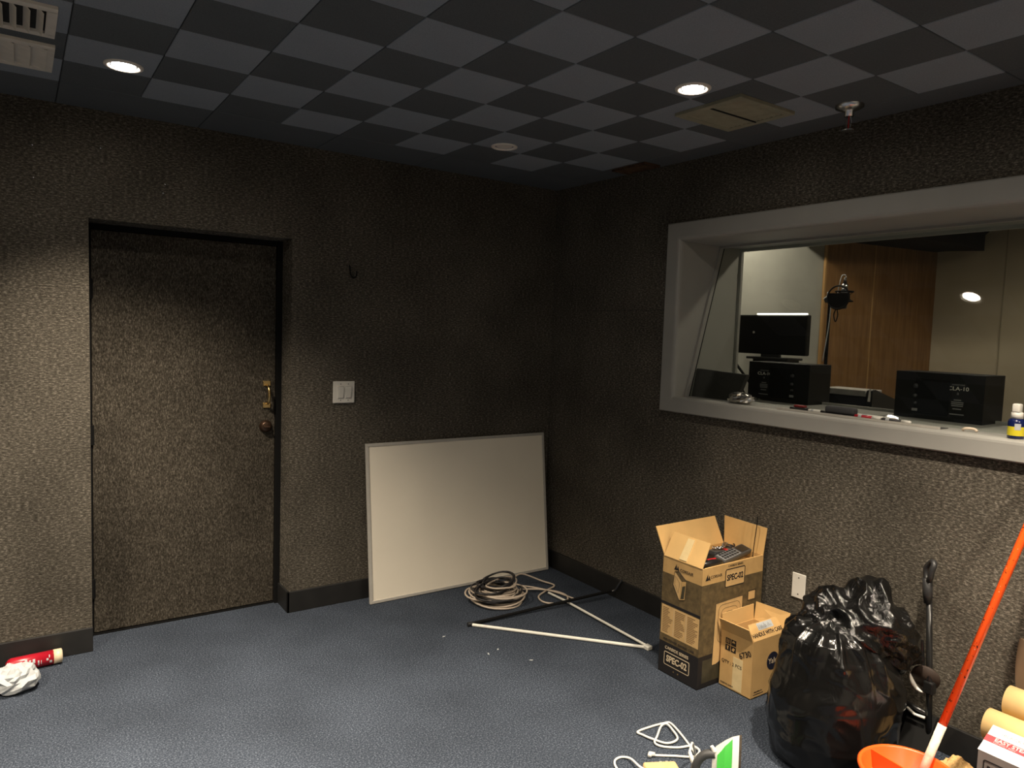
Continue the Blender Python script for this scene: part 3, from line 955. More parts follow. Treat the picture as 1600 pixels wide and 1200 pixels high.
for s in (-1, 1):
    obj('grip', tb(spline([(-0.43, -1.735 + 0.022 * s, ZI + 0.010), (-0.38, -1.740 + 0.020 * s, ZI + 0.014), (-0.33, -1.745 + 0.009 * s, ZI + 0.016)], 5), 0.008, 8), SATB, tt, True)
obj('jaw', bx(-0.335, -0.290, -1.755, -1.738, ZI + 0.008, ZI + 0.024, bevel=0.004), STEEL, tt)
o = obj('wire_antenna', tb(spline([(-0.075, -1.80, ZI + 0.0), (-0.072, -1.806, ZI + 0.10), (-0.066, -1.812, ZI + 0.212), (-0.056, -1.800, ZI + 0.216)], 6), 0.0022, 6), BLACK, None, True)
tag(o, 'thin black wire sticking up inside the right carton flap', 'wire')

# ------------------------------------------------------------------ small carton
xa_, xb_, ya_, yb_, zt_ = -0.345, -0.105, -2.030, -1.852, 0.272
c = thing('small_carton', 'small open brown carton marked handle with care', 'carton', (-0.225, -1.94, 0))
bm = bmesh.new()
th = 0.004
box(bm, xa_, xb_, ya_, yb_, 0.001, 0.005)
box(bm, xa_, xa_ + th, ya_, yb_, 0.001, zt_)
box(bm, xb_ - th, xb_, ya_, yb_, 0.001, zt_)
box(bm, xa_ + th, xb_ - th, ya_, ya_ + th, 0.001, zt_)
box(bm, xa_ + th, xb_ - th, yb_ - th, yb_, 0.001, zt_)
sb = obj('body', bm, KRAFT2, c)
obj('flap', slab([(xa_, yb_ - 0.003, zt_), (xa_, ya_ + 0.002, zt_), (xa_ - 0.030, ya_ + 0.004, zt_ + 0.062), (xa_ - 0.030, yb_ - 0.006, zt_ + 0.062)], 0.0035), KRAFT2, c)
obj('flap', slab([(xa_ + 0.003, yb_, zt_), (xb_ - 0.003, yb_, zt_), (xb_ - 0.003, yb_ + 0.004, zt_ + 0.075), (xa_ + 0.003, yb_ + 0.004, zt_ + 0.072)], 0.0035), KRAFTI, c)
obj('flap', slab([(xb_, yb_ - 0.003, zt_), (xb_, ya_ + 0.002, zt_), (xb_ + 0.026, ya_ - 0.004, zt_ + 0.085), (xb_ + 0.012, yb_ + 0.0, zt_ + 0.085)], 0.0035), KRAFTI, c)
fa, fb, fc_, fd = Vector((xa_ + 0.003, ya_ + 0.001, zt_)), Vector((xb_ - 0.003, ya_ + 0.001, zt_)), Vector((xb_ - 0.02, ya_ + 0.045, zt_ + 0.062)), Vector((xa_ + 0.012, ya_ + 0.045, zt_ + 0.062))
fl = obj('flap', slab([fa, fb, fc_, fd], 0.0035), KRAFT2, c)
fx, fy = (fb - fa).normalized(), ((fd + fc_) / 2 - (fa + fb) / 2).normalized()
text('care_text', 'HANDLE WITH CARE', 0.025, PRBLACK, fl, fa.lerp(fb, 0.5) + fy * 0.022, fx, fy, off=0.0024, squash=0.92, bold=0.0005)
Mf = frame_M(fa.lerp(fb, 0.52) + fy * 0.057, fx, fy)
lb = obj('shipping_label', bx(-0.055, 0.055, -0.017, 0.015, 0.0015, 0.0026, M=Mf), PAPER, fl)
bm = bmesh.new()
rr = random.Random(2)
for k in range(16):
    x = -0.048 + k * 0.006
    box(bm, x, x + rr.uniform(0.001, 0.0035), -0.012, rr.uniform(-0.004, 0.010), 0.0026, 0.0029, M=Mf)
obj('barcode', bm, GREYM, lb)
ML2 = frame_M((xa_, yb_, 0), (0, -1, 0), (0, 0, 1))
MR2 = frame_M((xa_, ya_, 0), (1, 0, 0), (0, 0, 1))
for i in range(2):
    for j in range(2):
        x, y = 0.040 + i * 0.032, 0.196 + j * 0.032
        sy = obj('care_symbol', bx(x - 0.014, x + 0.014, y - 0.014, y + 0.014, 0, 0.0008, M=ML2), PRBLACK, sb)
        if (i, j) == (1, 1):
            bm = pr([(x - 0.009, y, 0), (x + 0.009, y, 0), (x + 0.006, y + 0.007, 0), (x, y + 0.010, 0), (x - 0.006, y + 0.007, 0)], (0, 0, 0.0014), M=ML2)
        elif (i, j) == (0, 1):
            bm = bmesh.new()
            for s in (-0.005, 0.005):
                prism(bm, [(x + s - 0.0018, y - 0.009, 0), (x + s + 0.0018, y - 0.009, 0), (x + s + 0.0018, y + 0.009, 0), (x + s - 0.0018, y + 0.009, 0)], (0, 0, 0.0014), M=ML2)
        elif (i, j) == (0, 0):
            bm = pr([(x - 0.005, y + 0.009, 0), (x - 0.003, y, 0), (x - 0.001, y - 0.008, 0), (x + 0.001, y - 0.008, 0), (x + 0.003, y, 0), (x + 0.005, y + 0.009, 0)], (0, 0, 0.0014), M=ML2)
        else:
            bm = pr([(x - 0.009, y - 0.004, 0), (x + 0.002, y - 0.009, 0), (x + 0.009, y + 0.005, 0), (x - 0.002, y + 0.009, 0)], (0, 0, 0.0014), M=ML2)
        obj('symbol_mark', bm, KRAFT2, sy)
text('hand_number', '6730', 0.036, PRBLACK, sb, P3(ML2, 0.138, 0.196), (0, -0.83, 0.5), (0, 0.5, 0.83), off=0.0008, bold=0.0006)
text('quantity_text', 'QTY : 2 PCS', 0.022, PRBLACK, sb, P3(ML2, 0.066, 0.126), *axL, off=0.0008)
text('small_print', 'MADE IN CHINA', 0.010, PRBLACK, sb, P3(ML2, 0.045, 0.020), *axL, off=0.0008)
obj('tape_strip', patch(ML2, 0.074, 0.128, 0.01, 0.165, 0.0007), TAPE, sb)
dsc = obj('logo_disc', lt([(0.0, 0.0009), (0.043, 0.0009), (0.043, 0.0)], 36, M=MR2 @ Matrix.Translation((0.152, 0.152, 0))), NAVYP, sb)
text('logo_text', 'Yale', 0.038, PRTXT, dsc, P3(MR2, 0.152, 0.152), *axR, off=0.0012)
text('small_print', 'Assa Abloy Inc.', 0.010, PRBLACK, sb, P3(MR2, 0.055, 0.030), *axR, off=0.0008)
text('small_print', 'www.yalehome.com', 0.009, PRBLACK, sb, P3(MR2, 0.055, 0.018), *axR, off=0.0008)

# ------------------------------------------------------------------ black bin bag
def ss(a, b, x):
    t = max(0.0, min(1.0, (x - a) / (b - a)))
    return t * t * (3 - 2 * t)
def interp(tab, x):
    for (x0, y0), (x1, y1) in zip(tab, tab[1:]):
        if x <= x1:
            t = (x - x0) / (x1 - x0)
            return y0 + (y1 - y0) * t
    return tab[-1][1]
def crease(p, s, seed):
    q = Vector((p.x * s + seed, p.y * s, p.z * s))
    return 1.0 - 2.0 * abs(noise.noise(q))
BX, BY = -0.413, -2.459
ER = Vector((0.82, -0.57, 0))       # to the right as seen from the door side
EA = Vector((0.57, 0.82, 0))
def bag_body():
    bm = bmesh.new()
    nt_, nv = 180, 110
    prof = [(0.0, 0.0), (0.03, 0.22), (0.08, 0.275), (0.2, 0.297), (0.4, 0.282), (0.55, 0.255), (0.7, 0.215), (0.82, 0.175), (0.92, 0.10), (1.0, 0.0)]
    zt = [(0.0, 0.0), (0.03, 0.0), (0.08, 0.02), (0.2, 0.12), (0.4, 0.26), (0.55, 0.355), (0.7, 0.435), (0.82, 0.49), (0.92, 0.52), (1.0, 0.525)]
    grid = []
    for i in range(nv + 1):
        v = i / nv
        row = []
        R, Z = interp(prof, v), interp(zt, v)
        for k in range(nt_):
            a = 2 * PI * k / nt_
            d = ER * math.cos(a) + EA * math.sin(a)
            r = 0.86 * R * (1.0 + 0.05 * math.sin(2 * a + 0.6) + 0.03 * math.sin(3 * a + 2))
            p = Vector((BX, BY, Z)) + d * r - ER * 0.02 * ss(0.5, 1, v)
            w = ss(0.02, 0.15, v)
            # pleats fanning down from the neck
            pl = math.sin(13 * a + 3.0 * noise.noise(Vector((math.cos(a) * 2, math.sin(a) * 2, v * 1.5)))) * 0.5 + 0.5
            dsp = 0.016 * (pl ** 3) * ss(0.40, 0.8, v)
            dsp += 0.036 * noise.noise(Vector((p.x * 3.6, p.y * 3.6, p.z * 3.2)))
            dsp += 0.016 * max(0.0, crease(Vector((p.x + 0.5 * p.z, p.y, p.z * 0.7)), 5.0, 3.1) - 0.45)
            dsp += 0.010 * max(0.0, crease(Vector((p.x + p.z * 0.6, p.y - p.z * 0.4, p.z)), 11.0, 9.7) - 0.6)
            p += d * dsp * w + Vector((0, 0, 0.6 * dsp * ss(0.6, 1, v)))
            p.z = max(p.z, 0.002)
            p.x = min(p.x, -0.03)
            row.append(bm.verts.new(p))
        grid.append(row)
    for a, b in zip(grid, grid[1:]):
        for k in range(nt_):
            j = (k + 1) % nt_
            bm.faces.new((a[k], a[j], b[j], b[k]))
    bmesh.ops.remove_doubles(bm, verts=bm.verts, dist=0.0004)
    return bm
def bag_top():
    """crumpled gathered mouth of the bag, falling over to the right"""
    bm = bmesh.new()
    nt_, nv = 200, 120
    C0 = Vector((BX, BY, 0.485)) + ER * 0.115 + EA * 0.05
    grid = []
    for i in range(nv + 1):
        ph = PI * i / nv
        row = []
        for k in range(nt_):
            a = 2 * PI * k / nt_
            l = Vector((math.cos(a) * math.sin(ph), math.sin(a) * math.sin(ph), math.cos(ph)))
            # ridge from low left to high right then falling away
            sx, sy, sz = 0.235, 0.16, 0.150
            p = Vector((l.x * sx, l.y * sy, l.z * sz))
            up = ss(-0.2, 1, l.z)
            p.z += 0.075 * math.exp(-((p.x - 0.06) / 0.075) ** 2) * up
            p.z += 0.040 * math.exp(-((p.x + 0.15) / 0.05) ** 2) * up
            p.z -= 0.10 * ss(0.10, 0.26, p.x)
            wv = C0 + ER * p.x + EA * p.y + Vector((0, 0, p.z))
            q = Vector((p.x + 0.8 * p.z, p.y, p.z - 0.5 * p.x))
            dsp = 0.034 * noise.noise(q * 6.0 + Vector((4, 2, 1)))
            dsp += 0.030 * crease(q, 9.0, 1.7) - 0.012
            dsp += 0.010 * crease(q, 19.0, 5.3)
            n = (ER * l.x / sx + EA * l.y / sy + Vector((0, 0, l.z / sz))).normalized()
            wv += n * dsp
            wv.x = min(wv.x, -0.03)
            row.append(bm.verts.new(wv))
        grid.append(row)
    for a, b in zip(grid, grid[1:]):
        for k in range(nt_):
            j = (k + 1) % nt_
            bm.faces.new((b[k], b[j], a[j], a[k]))
    bmesh.ops.remove_doubles(bm, verts=bm.verts, dist=0.0004)
    return bm
bg = thing('bin_bag', 'full shiny black plastic bin bag on the carpet', 'bin bag', (BX, BY, 0))
obj('bag_body', bag_body(), BAG, bg, True)
obj('bag_mouth', bag_top(), BAGM, bg, True)

# ------------------------------------------------------------------ black long handled dustpan by the wall
vx = -0.12
v = thing('dustpan_stick', 'black long handled dustpan with grip hole standing by the wall', 'dustpan', (vx, -2.69, 0))
obj('pole', tb([(vx, -2.706, 0.03), (vx, -2.690, 0.30), (vx, -2.662, 0.66)], 0.0115, 12), GLOSSB, v, True)
# grip with an oval hole: loop at the top and a solid neck
bm = bmesh.new()
g0 = Vector((vx, -2.660, 0.63))
tube(bm, [(vx, -2.661, 0.615), (vx, -2.656, 0.66), (vx, -2.652, 0.715)], [0.0155, 0.0185, 0.0185], 14)
lp = []
for k in range(20):
    a = 2 * PI * k / 20
    lp.append((vx - 0.004 - 0.016 * math.cos(a), -2.656 - 0.017 * math.cos(a) - 0.014 * ss(0, 1, math.sin(a)), 0.748 + 0.040 * math.sin(a)))
tube(bm, lp, 0.0115, 10, closed=True)
obj('grip', bm, SATB, v, True)
obj('thin_rod', tb([(vx, -2.650, 0.46), (vx, -2.662, 0.355), (vx, -2.668, 0.335)], 0.0055, 8), GLOSSB, v)
M = Matrix.Translation((vx, -2.675, 0.315)) @ Matrix.Rotation(-PI / 2 - 0.35, 4, 'Y') @ Matrix.Rotation(0.2, 4, 'X')
obj('brush_disc', lt([(0.0, -0.012), (0.045, -0.012), (0.052, -0.004), (0.052, 0.006), (0.0, 0.010)], 28, M=M), plain('dark_brown_bristle', (0.03, 0.018, 0.012), 0.7), v, True)
lo_arc = [(vx - 0.012, -2.675 + 0.055 * math.cos(a), 0.315 + 0.062 * math.sin(a)) for a in [math.radians(t_) for t_ in range(175, 275, 8)]]
lo_arc = [(x, -5.35 - y, z) for x, y, z in lo_arc]
obj('pale_rim', tb(lo_arc, [0.002 + 0.0075 * math.sin(PI * i / (len(lo_arc) - 1)) for i in range(len(lo_arc))], 8), WHITEP, v, True)
obj('collar', bx(vx - 0.018, vx + 0.018, -2.712, -2.672, 0.255, 0.305, bevel=0.006), GLOSSB, v)
obj('cross_arm', tb([(vx, -2.590, 0.180), (vx, -2.64, 0.172), (vx, -2.705, 0.168)], 0.010, 10), GLOSSB, v, True)
obj('tie', tb([(vx - 0.014, -2.618, 0.166), (vx - 0.016, -2.650, 0.152), (vx - 0.016, -2.690, 0.156)], 0.006, 8), WHITEP, v, True)
bm = bmesh.new()
prism(bm, [(vx - 0.07, -2.61, 0.002), (vx + 0.050, -2.61, 0.002), (vx + 0.050, -2.61, 0.15), (vx + 0.030, -2.61, 0.155)], (0, -0.105, 0))
obj('pan', bm, GLOSSB, v)
v.location.x += 0.032
v.location.y += 0.016

# ------------------------------------------------------------------ orange bucket and mop pole
bk = thing('bucket', 'orange plastic bucket holding the mop', 'bucket', (-0.625, -2.868, 0))
M = Matrix.Translation((-0.625, -2.868, 0))
obj('shell', lt([(0.0, 0.002), (0.108, 0.002), (0.116, 0.012), (0.148, 0.200), (0.158, 0.203), (0.158, 0.212), (0.150, 0.218), (0.143, 0.212), (0.112, 0.018), (0.0, 0.012)], 48, M=M), ORANGE, bk, True)
bm = bmesh.new()
lathe(bm, [(0.138, 0.150), (0.125, 0.146), (0.0, 0.140)], 40, M=M)
obj('wringer_tray', bm, plain('orange_worn', (0.70, 0.13, 0.05), 0.5, var=0.5, scale=60), bk, True)
obj('wringer_wall', slab([(-0.625 - 0.02, -2.868 - 0.144, 0.212), (-0.625 + 0.02, -2.868 + 0.144, 0.212), (-0.625 + 0.02, -2.868 + 0.128, 0.145), (-0.625 - 0.02, -2.868 - 0.128, 0.145)], 0.006), ORANGE, bk)
mp_ = thing('mop_pole', 'long chipped orange mop pole leaning from the bucket to the window frame', 'mop pole', (-0.575, -2.85, 0.15))
K0, B0 = Vector((-0.030, -3.012, 1.262)), Vector((-0.500, -2.870, 0.218))
dirp = (K0 - B0).normalized()
P0 = B0 - dirp * 0.075
tw = 0.0135
S0 = B0 + dirp * 0.125
obj('white_sleeve', tb([P0, S0], tw * 1.06, 16), plain('worn_white_sleeve', (0.72, 0.66, 0.52), 0.5, var=0.25, scale=45), mp_, True)
obj('shaft', tb([S0 - dirp * 0.01, K0, K0 + dirp * 0.12], tw, 16), POLE, mp_, True)
obj('end_cap', tb([K0 + dirp * 0.12, K0 + dirp * 0.145], [tw * 1.08, tw * 0.7], 16), SATB, mp_, True)

# ------------------------------------------------------------------ stack at the right edge
pb = thing('plain_carton', 'plain brown carton under the cardboard tubes by the wall', 'carton', (-0.11, -3.1, 0))
bm = bmesh.new()
box(bm, -0.225, -0.03, -3.34, -2.93, 0.001, 0.219, bevel=0.003)
obj('body', bm, KRAFT2, pb)
obj('tape_strip', bx(-0.125, -0.095, -3.338, -2.932, 0.219, 0.2198), TAPE, pb)
def ctube(x, z, r, y0, lab):
    t = thing('cardboard_tube', lab, 'tube', (x, y0 - 0.2, z - r), 'cardboard tubes at the right edge')
    M = Matrix.Translation((x, y0, z)) @ Matrix.Rotation(PI / 2, 4, 'X')
    obj('shell', lt([(r - 0.006, 0.004), (r - 0.004, 0.0), (r, 0.001), (r, 0.40), (r - 0.006, 0.40), (r - 0.006, 0.004)], 32, M=M), TUBEC, t, True)
    obj('end_plug', lt([(0.0, 0.012), (r - 0.006, 0.012), (r - 0.006, 0.004)], 32, M=M), TUBEC, t)
ctube(-0.172, 0.2745, 0.055, -2.918, 'tan cardboard tube, lower and nearer of the two')
ctube(-0.090, 0.3515, 0.055, -2.948, 'tan cardboard tube, upper one against the wall')
# iron carton, tilted on the floor in front
ib = thing('iron_carton', 'white and red printed iron carton at the right edge', 'carton', (-0.29, -3.12, 0))
e0 = Vector((-0.345, -2.962, 0.250))                    # near top edge, left end
ex_, ey_ = Vector((0.0, -1.0, 0.0)), Vector((0.86, 0.06, 0.40)).normalized()
ey_ = (ey_ - ex_ * ey_.dot(ex_)).normalized()
MT = frame_M(e0, ex_, ey_)                              # lid plane: x along edge, y up the lid, z out
nz = MT.to_3x3() @ Vector((0, 0, 1))
if nz.z < 0:
    nz = -nz
LW, LD = 0.30, 0.125
c0, c1 = e0, e0 + ex_ * LW
c2, c3 = c1 + ey_ * LD, c0 + ey_ * LD
bot = lambda p, dx: Vector((p.x + dx, p.y, 0.001))
bm = bmesh.new()
vs = [bm.verts.new(p) for p in (c0, c1, c2, c3, bot(c0, 0), bot(c1, 0), bot(c2, -0.005), bot(c3, -0.005))]
for f_ in ((0, 1, 2, 3), (4, 7, 6, 5), (0, 4, 5, 1), (1, 5, 6, 2), (2, 6, 7, 3), (3, 7, 4, 0)):
    bm.faces.new([vs[i] for i in f_])
bmesh.ops.recalc_face_normals(bm, faces=bm.faces)
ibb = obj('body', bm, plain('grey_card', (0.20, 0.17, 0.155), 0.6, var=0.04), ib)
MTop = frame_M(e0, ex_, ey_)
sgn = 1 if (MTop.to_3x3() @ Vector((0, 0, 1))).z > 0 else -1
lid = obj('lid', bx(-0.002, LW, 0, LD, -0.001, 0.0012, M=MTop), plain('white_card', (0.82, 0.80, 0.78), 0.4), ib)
def on(Mx, x0, x1, y0, y1, t0, t1):
    a, b = (t0, t1) if sgn > 0 else (-t1, -t0)
    return bx(x0, x1, y0, y1, a, b, M=Mx)
rb = obj('red_band', on(MTop, -0.0025, LW, 0.048, 0.078, 0.0012, 0.0018), plain('red_print', (0.72, 0.05, 0.06), 0.4), ib)
uo = nz * 0.0014
text('band_text', 'EASY STEAM', 0.021, PAPER, rb, e0 + ex_ * 0.026 + ey_ * 0.066 + uo, ex_, ey_, align='LEFT', off=0.0008 * sgn, bold=0.0006)
text('band_text', 'COMPACT IRON', 0.009, PAPER, rb, e0 + ex_ * 0.026 + ey_ * 0.0535 + uo, ex_, ey_, align='LEFT', off=0.0008 * sgn)
text('lid_text', '(BLACK+DECKER)', 0.018, GREYM, lid, e0 + ex_ * 0.035 + ey_ * 0.099 + nz * 0.0012, ex_, ey_, align='LEFT', off=0.0006 * sgn)
MF = frame_M((e0.x, e0.y, 0.0), (0, -1, 0), (0, 0, 1))
obj('badge_outline', rr_ring(0.200, 0.060, 0.008, 0.004, MF @ Matrix.Translation((0.118, 0.195, 0.0006))), PRBLACK, ibb)
text('badge_text', 'BLACK+DECKER', 0.030, PRBLACK, ibb, P3(MF, 0.030, 0.195), *axL, align='LEFT', off=0.001, bold=0.0008, squash=0.82)
text('front_text', 'EASY STEAM', 0.034, REDLBL, ibb, P3(MF, 0.020, 0.135), *axL, align='LEFT', off=0.001, bold=0.001)
# kraft paper bag squashed on the floor in front of the stack
def crumple(name, C0, size, mat, seed, amp, freq, flat=True, nt_=48, nv=26, parent=None):
    bm = bmesh.new()
    grid = []
    for i in range(nv + 1):
        ph = PI * i / nv
        row = []
        for k in range(nt_):
            a = 2 * PI * k / nt_
            l = Vector((math.cos(a) * math.sin(ph), math.sin(a) * math.sin(ph), math.cos(ph)))
            q = l * freq + Vector((seed, seed * 0.7, 0))
            m_ = 1 + amp * (1 - 2 * abs(noise.noise(q))) + amp * 0.6 * (1 - 2 * abs(noise.noise(q * 2.3)))
            p = Vector((l.x * size[0] * m_, l.y * size[1] * m_, l.z * size[2] * m_))
            w_ = Vector(C0) + p
            if flat:
                w_.z = max(w_.z, C0[2] - size[2] * 0.85)
            row.append(bm.verts.new(w_))
        grid.append(row)
    for a, b in zip(grid, grid[1:]):
        for k in range(nt_):
            j = (k + 1) % nt_
            bm.faces.new((b[k], b[j], a[j], a[k]))
    bmesh.ops.remove_doubles(bm, verts=bm.verts, dist=0.0002)
    return obj(name, bm, mat, parent)
o = crumple('kraft_bag', (-0.255, -2.862, 0.056), (0.075, 0.055, 0.065), KRAFT2, 2.2, 0.16, 1.8)
tag(o, 'crumpled brown kraft paper on the floor left of the iron carton', 'paper')
# brown board leaning on the wall behind the tubes
bm = bmesh.new()
pl_ = []
for k in range(9):
    a = k / 8
    pl_.append((-0.012, -2.962 + 0.022 * math.sin(a * 2.4), 0.30 + 0.27 * a))
pl_ += [(-0.012, -3.25, 0.57), (-0.012, -3.25, 0.30)]
prism(bm, pl_, (-0.014, 0, 0))
o = obj('brown_board', bm, plain('brown_board', (0.13, 0.085, 0.05), 0.6, var=0.15, scale=9))
tag(o, 'brown board leaning on the wall behind the cardboard tubes', 'board')

# ------------------------------------------------------------------ clothes iron
IM = Matrix.Translation((-1.032, -2.424, 0.0)) @ Matrix.Rotation(math.radians(-50), 4, 'Z')
ir = thing('clothes_iron', 'green and white clothes iron standing on its heel', 'iron', (-1.032, -2.424, 0))
def sole_outline(s, z0, z1):
    pts = []
    n = 16
    for k in range(n + 1):
        u = k / n
        pts.append((0.056 * s * (1 - u ** 2.3), z0 + (z1 - z0) * u))
    return [(y, z) for y, z in pts] + [(-y, z) for y, z in pts[::-1][1:]]
def sole_layer(name, layers, mat):
    """layers: (width scale, x, base z, tip z)"""
    bm = bmesh.new()
    loops = [[bm.verts.new((x, y, z)) for y, z in sole_outline(s, z0, z1)] for s, x, z0, z1 in layers]
    n = len(loops[0])
    bm.faces.new(loops[0])
    bm.faces.new(loops[-1][::-1])
    for a, b in zip(loops, loops[1:]):
        for i in range(n):
            bm.faces.new((a[i], a[(i + 1) % n], b[(i + 1) % n], b[i]))
    bmesh.ops.recalc_face_normals(bm, faces=bm.faces)
    bmesh.ops.transform(bm, matrix=IM, verts=bm.verts)
    return obj(name, bm, mat, ir)
so = sole_layer('soleplate', [(1.0, 0.060, 0.012, 0.252), (0.985, 0.052, 0.012, 0.250)], plain('soleplate_metal', (0.10, 0.08, 0.06), 0.4, 0.6, var=0.3, scale=80))
for k in range(9):
    u = k / 8
    for s in (-1, 1):
        y, z = s * 0.046 * (1 - u ** 2.3) * 0.8, 0.03 + 0.19 * u
        obj('steam_hole', lt([(0.0, 0.0006), (0.003, 0.0006), (0.003, 0.0)], 8, M=IM @ Matrix.Translation((0.060, y, z)) @ Matrix.Rotation(PI / 2, 4, 'Y')), STEEL if k % 2 else BLACK, so)
sole_layer('skirt', [(0.97, 0.052, 0.012, 0.249), (0.93, 0.030, 0.012, 0.240)], WHITEP)
sole_layer('upper_body', [(0.80, 0.030, 0.012, 0.240), (0.70, 0.005, 0.012, 0.222), (0.52, -0.022, 0.012, 0.197), (0.34, -0.036, 0.016, 0.178)], WHITEP)
sole_layer('water_tank', [(1.03, 0.0295, 0.014, 0.238), (1.00, 0.005, 0.014, 0.216), (0.88, -0.020, 0.014, 0.184)], GREENP)
obj('spray_nozzle', tb([IM @ Vector((-0.030, 0, 0.175)), IM @ Vector((-0.040, 0, 0.192))], [0.010, 0.006], 10), WHITEP, ir)
obj('handle', tb([IM @ p for p in spline([(-0.028, 0, 0.165), (-0.062, 0, 0.155), (-0.088, 0, 0.120), (-0.092, 0, 0.070), (-0.075, 0, 0.025), (-0.04, 0, 0.012), (-0.01, 0, 0.016)], 6)], 0.0155, 12), GREYD, ir, True)
bm = bmesh.new()
box(bm, -0.085, 0.045, -0.048, 0.048, 0.0015, 0.026, M=IM, bevel=0.008)
obj('heel_rest', bm, GREYM, ir)
obj('dial', lt([(0.0, 0.008), (0.016, 0.008), (0.018, 0.0)], 20, M=IM @ Matrix.Translation((-0.020, 0, 0.08)) @ Matrix.Rotation(-PI / 2, 4, 'Y')), WHITEP, ir)
obj('cord_boot', tb([IM @ Vector((-0.086, 0, 0.100)), IM @ Vector((-0.105, 0.005, 0.125)), IM @ Vector((-0.115, 0.01, 0.150))], [0.010, 0.008, 0.006], 10), WHITEP, ir, True)
cs = IM @ Vector((-0.115, 0.01, 0.150))
cord = spline([cs, (-1.005, -2.262, 0.120), (-0.93, -2.215, 0.03), (-0.885, -2.165, 0.006), (-0.845, -2.075, 0.006), (-0.815, -1.985, 0.006), (-0.838, -1.968, 0.006),
               (-0.915, -1.957, 0.006), (-0.985, -1.958, 0.007), (-0.985, -1.985, 0.008), (-0.975, -2.030, 0.010), (-0.945, -2.085, 0.010), (-0.885, -2.085, 0.010),
               (-0.855, -2.030, 0.012), (-0.842, -1.985, 0.012), (-0.875, -1.985, 0.012), (-0.945, -2.030, 0.014), (-0.985, -2.055, 0.010), (-0.975, -2.085, 0.006),
               (-0.925, -2.125, 0.006), (-0.875, -2.150, 0.010), (-0.880, -2.195, 0.016), (-0.925, -2.205, 0.010), (-0.985, -2.155, 0.006), (-1.050, -2.110, 0.006)], 7)
obj('power_cord', tb(cord, 0.0045, 8), WHITEP, ir, True)
pg = obj('plug', tb([(-1.045, -2.113, 0.010), (-1.060, -2.103, 0.011), (-1.072, -2.112, 0.012)], [0.008, 0.010, 0.008], 10), WHITEP, ir, True)

# tan socket block with a white cable
sk = thing('socket_block', 'tan extension socket block with white cable at the bottom edge', 'socket', (-1.125, -2.20, 0))
M = Matrix.Translation((-1.105, -2.205, 0.0)) @ Matrix.Rotation(math.radians(-28), 4, 'Z')
obj('body', bx(-0.065, 0.065, -0.03, 0.03, 0.002, 0.034, M=M, bevel=0.010, seg=3), TANP, sk)
for s in (0.012, 0.036):
    obj('prong', bx(s - 0.005, s + 0.005, 0.028, 0.048, 0.012, 0.022, M=M, bevel=0.001), GREYM, sk)
obj('cable', tb(spline([M @ Vector((-0.06, 0.0, 0.018)), (-1.165, -2.150, 0.02), (-1.150, -2.085, 0.012), (-1.170, -2.052, 0.006), (-1.210, -2.062, 0.006), (-1.235, -2.115, 0.006), (-1.225, -2.20, 0.006), (-1.27, -2.30, 0.006)], 7), 0.0045, 8), WHITEP, sk, True)

# ------------------------------------------------------------------ spray can and crumpled paper at the left edge
cn = thing('spray_can', 'red spray can lying against the left baseboard', 'spray can', (-3.03, -0.072, 0))
M = Matrix.Translation((-2.928, -0.067, 0.0345)) @ Matrix.Rotation(math.radians(3), 4, 'Z') @ Matrix.Rotation(-PI / 2, 4, 'Y')
obj('body', lt([(0.0, 0.036), (0.033, 0.036), (0.033, 0.200), (0.028, 0.212), (0.014, 0.222), (0.0, 0.222)], 32, M=M), REDLBL, cn, True)
obj('cap', lt([(0.0, 0.002), (0.026, 0.0), (0.0325, 0.003), (0.0335, 0.036), (0.0, 0.036)], 32, M=M), plain('cream_cap', (0.66, 0.55, 0.38), 0.4), cn, True)
# curved lettering: short pale print blocks wrapped on the can
def wrap_patch(a0, a1, z0, z1, mat, name, rad=0.0334):
    bm = bmesh.new()
    n = 6
    A = [[bm.verts.new(M @ Vector((rad * math.cos(a0 + (a1 - a0) * i / n), rad * math.sin(a0 + (a1 - a0) * i / n), z))) for i in range(n + 1)] for z in (z0, z1)]
    for i in range(n):
        bm.faces.new((A[0][i], A[0][i + 1], A[1][i + 1], A[1][i]))
    return obj(name, bm, mat, cn)
for (a0, a1, z0, z1) in ((-1.15, -0.75, 0.052, 0.056), (-1.95, -1.55, 0.044, 0.054), (-1.5, -1.2, 0.058, 0.066), (-1.9, -1.3, 0.085, 0.088),
                         (-1.6, -1.25, 0.094, 0.100), (-1.95, -1.65, 0.094, 0.100), (-1.5, -0.95, 0.110, 0.120), (-1.9, -1.0, 0.126, 0.134), (-1.3, -0.8, 0.140, 0.150)):
    wrap_patch(a0, a1, z0, z1, PAPER, 'label_print')
o = crumple('crumpled_paper', (-3.115, -0.262, 0.050), (0.080, 0.072, 0.050), PAPER, 5.3, 0.26, 1.7, nt_=24, nv=13)
tag(o, 'crumpled white paper ball beside the red spray can', 'paper')

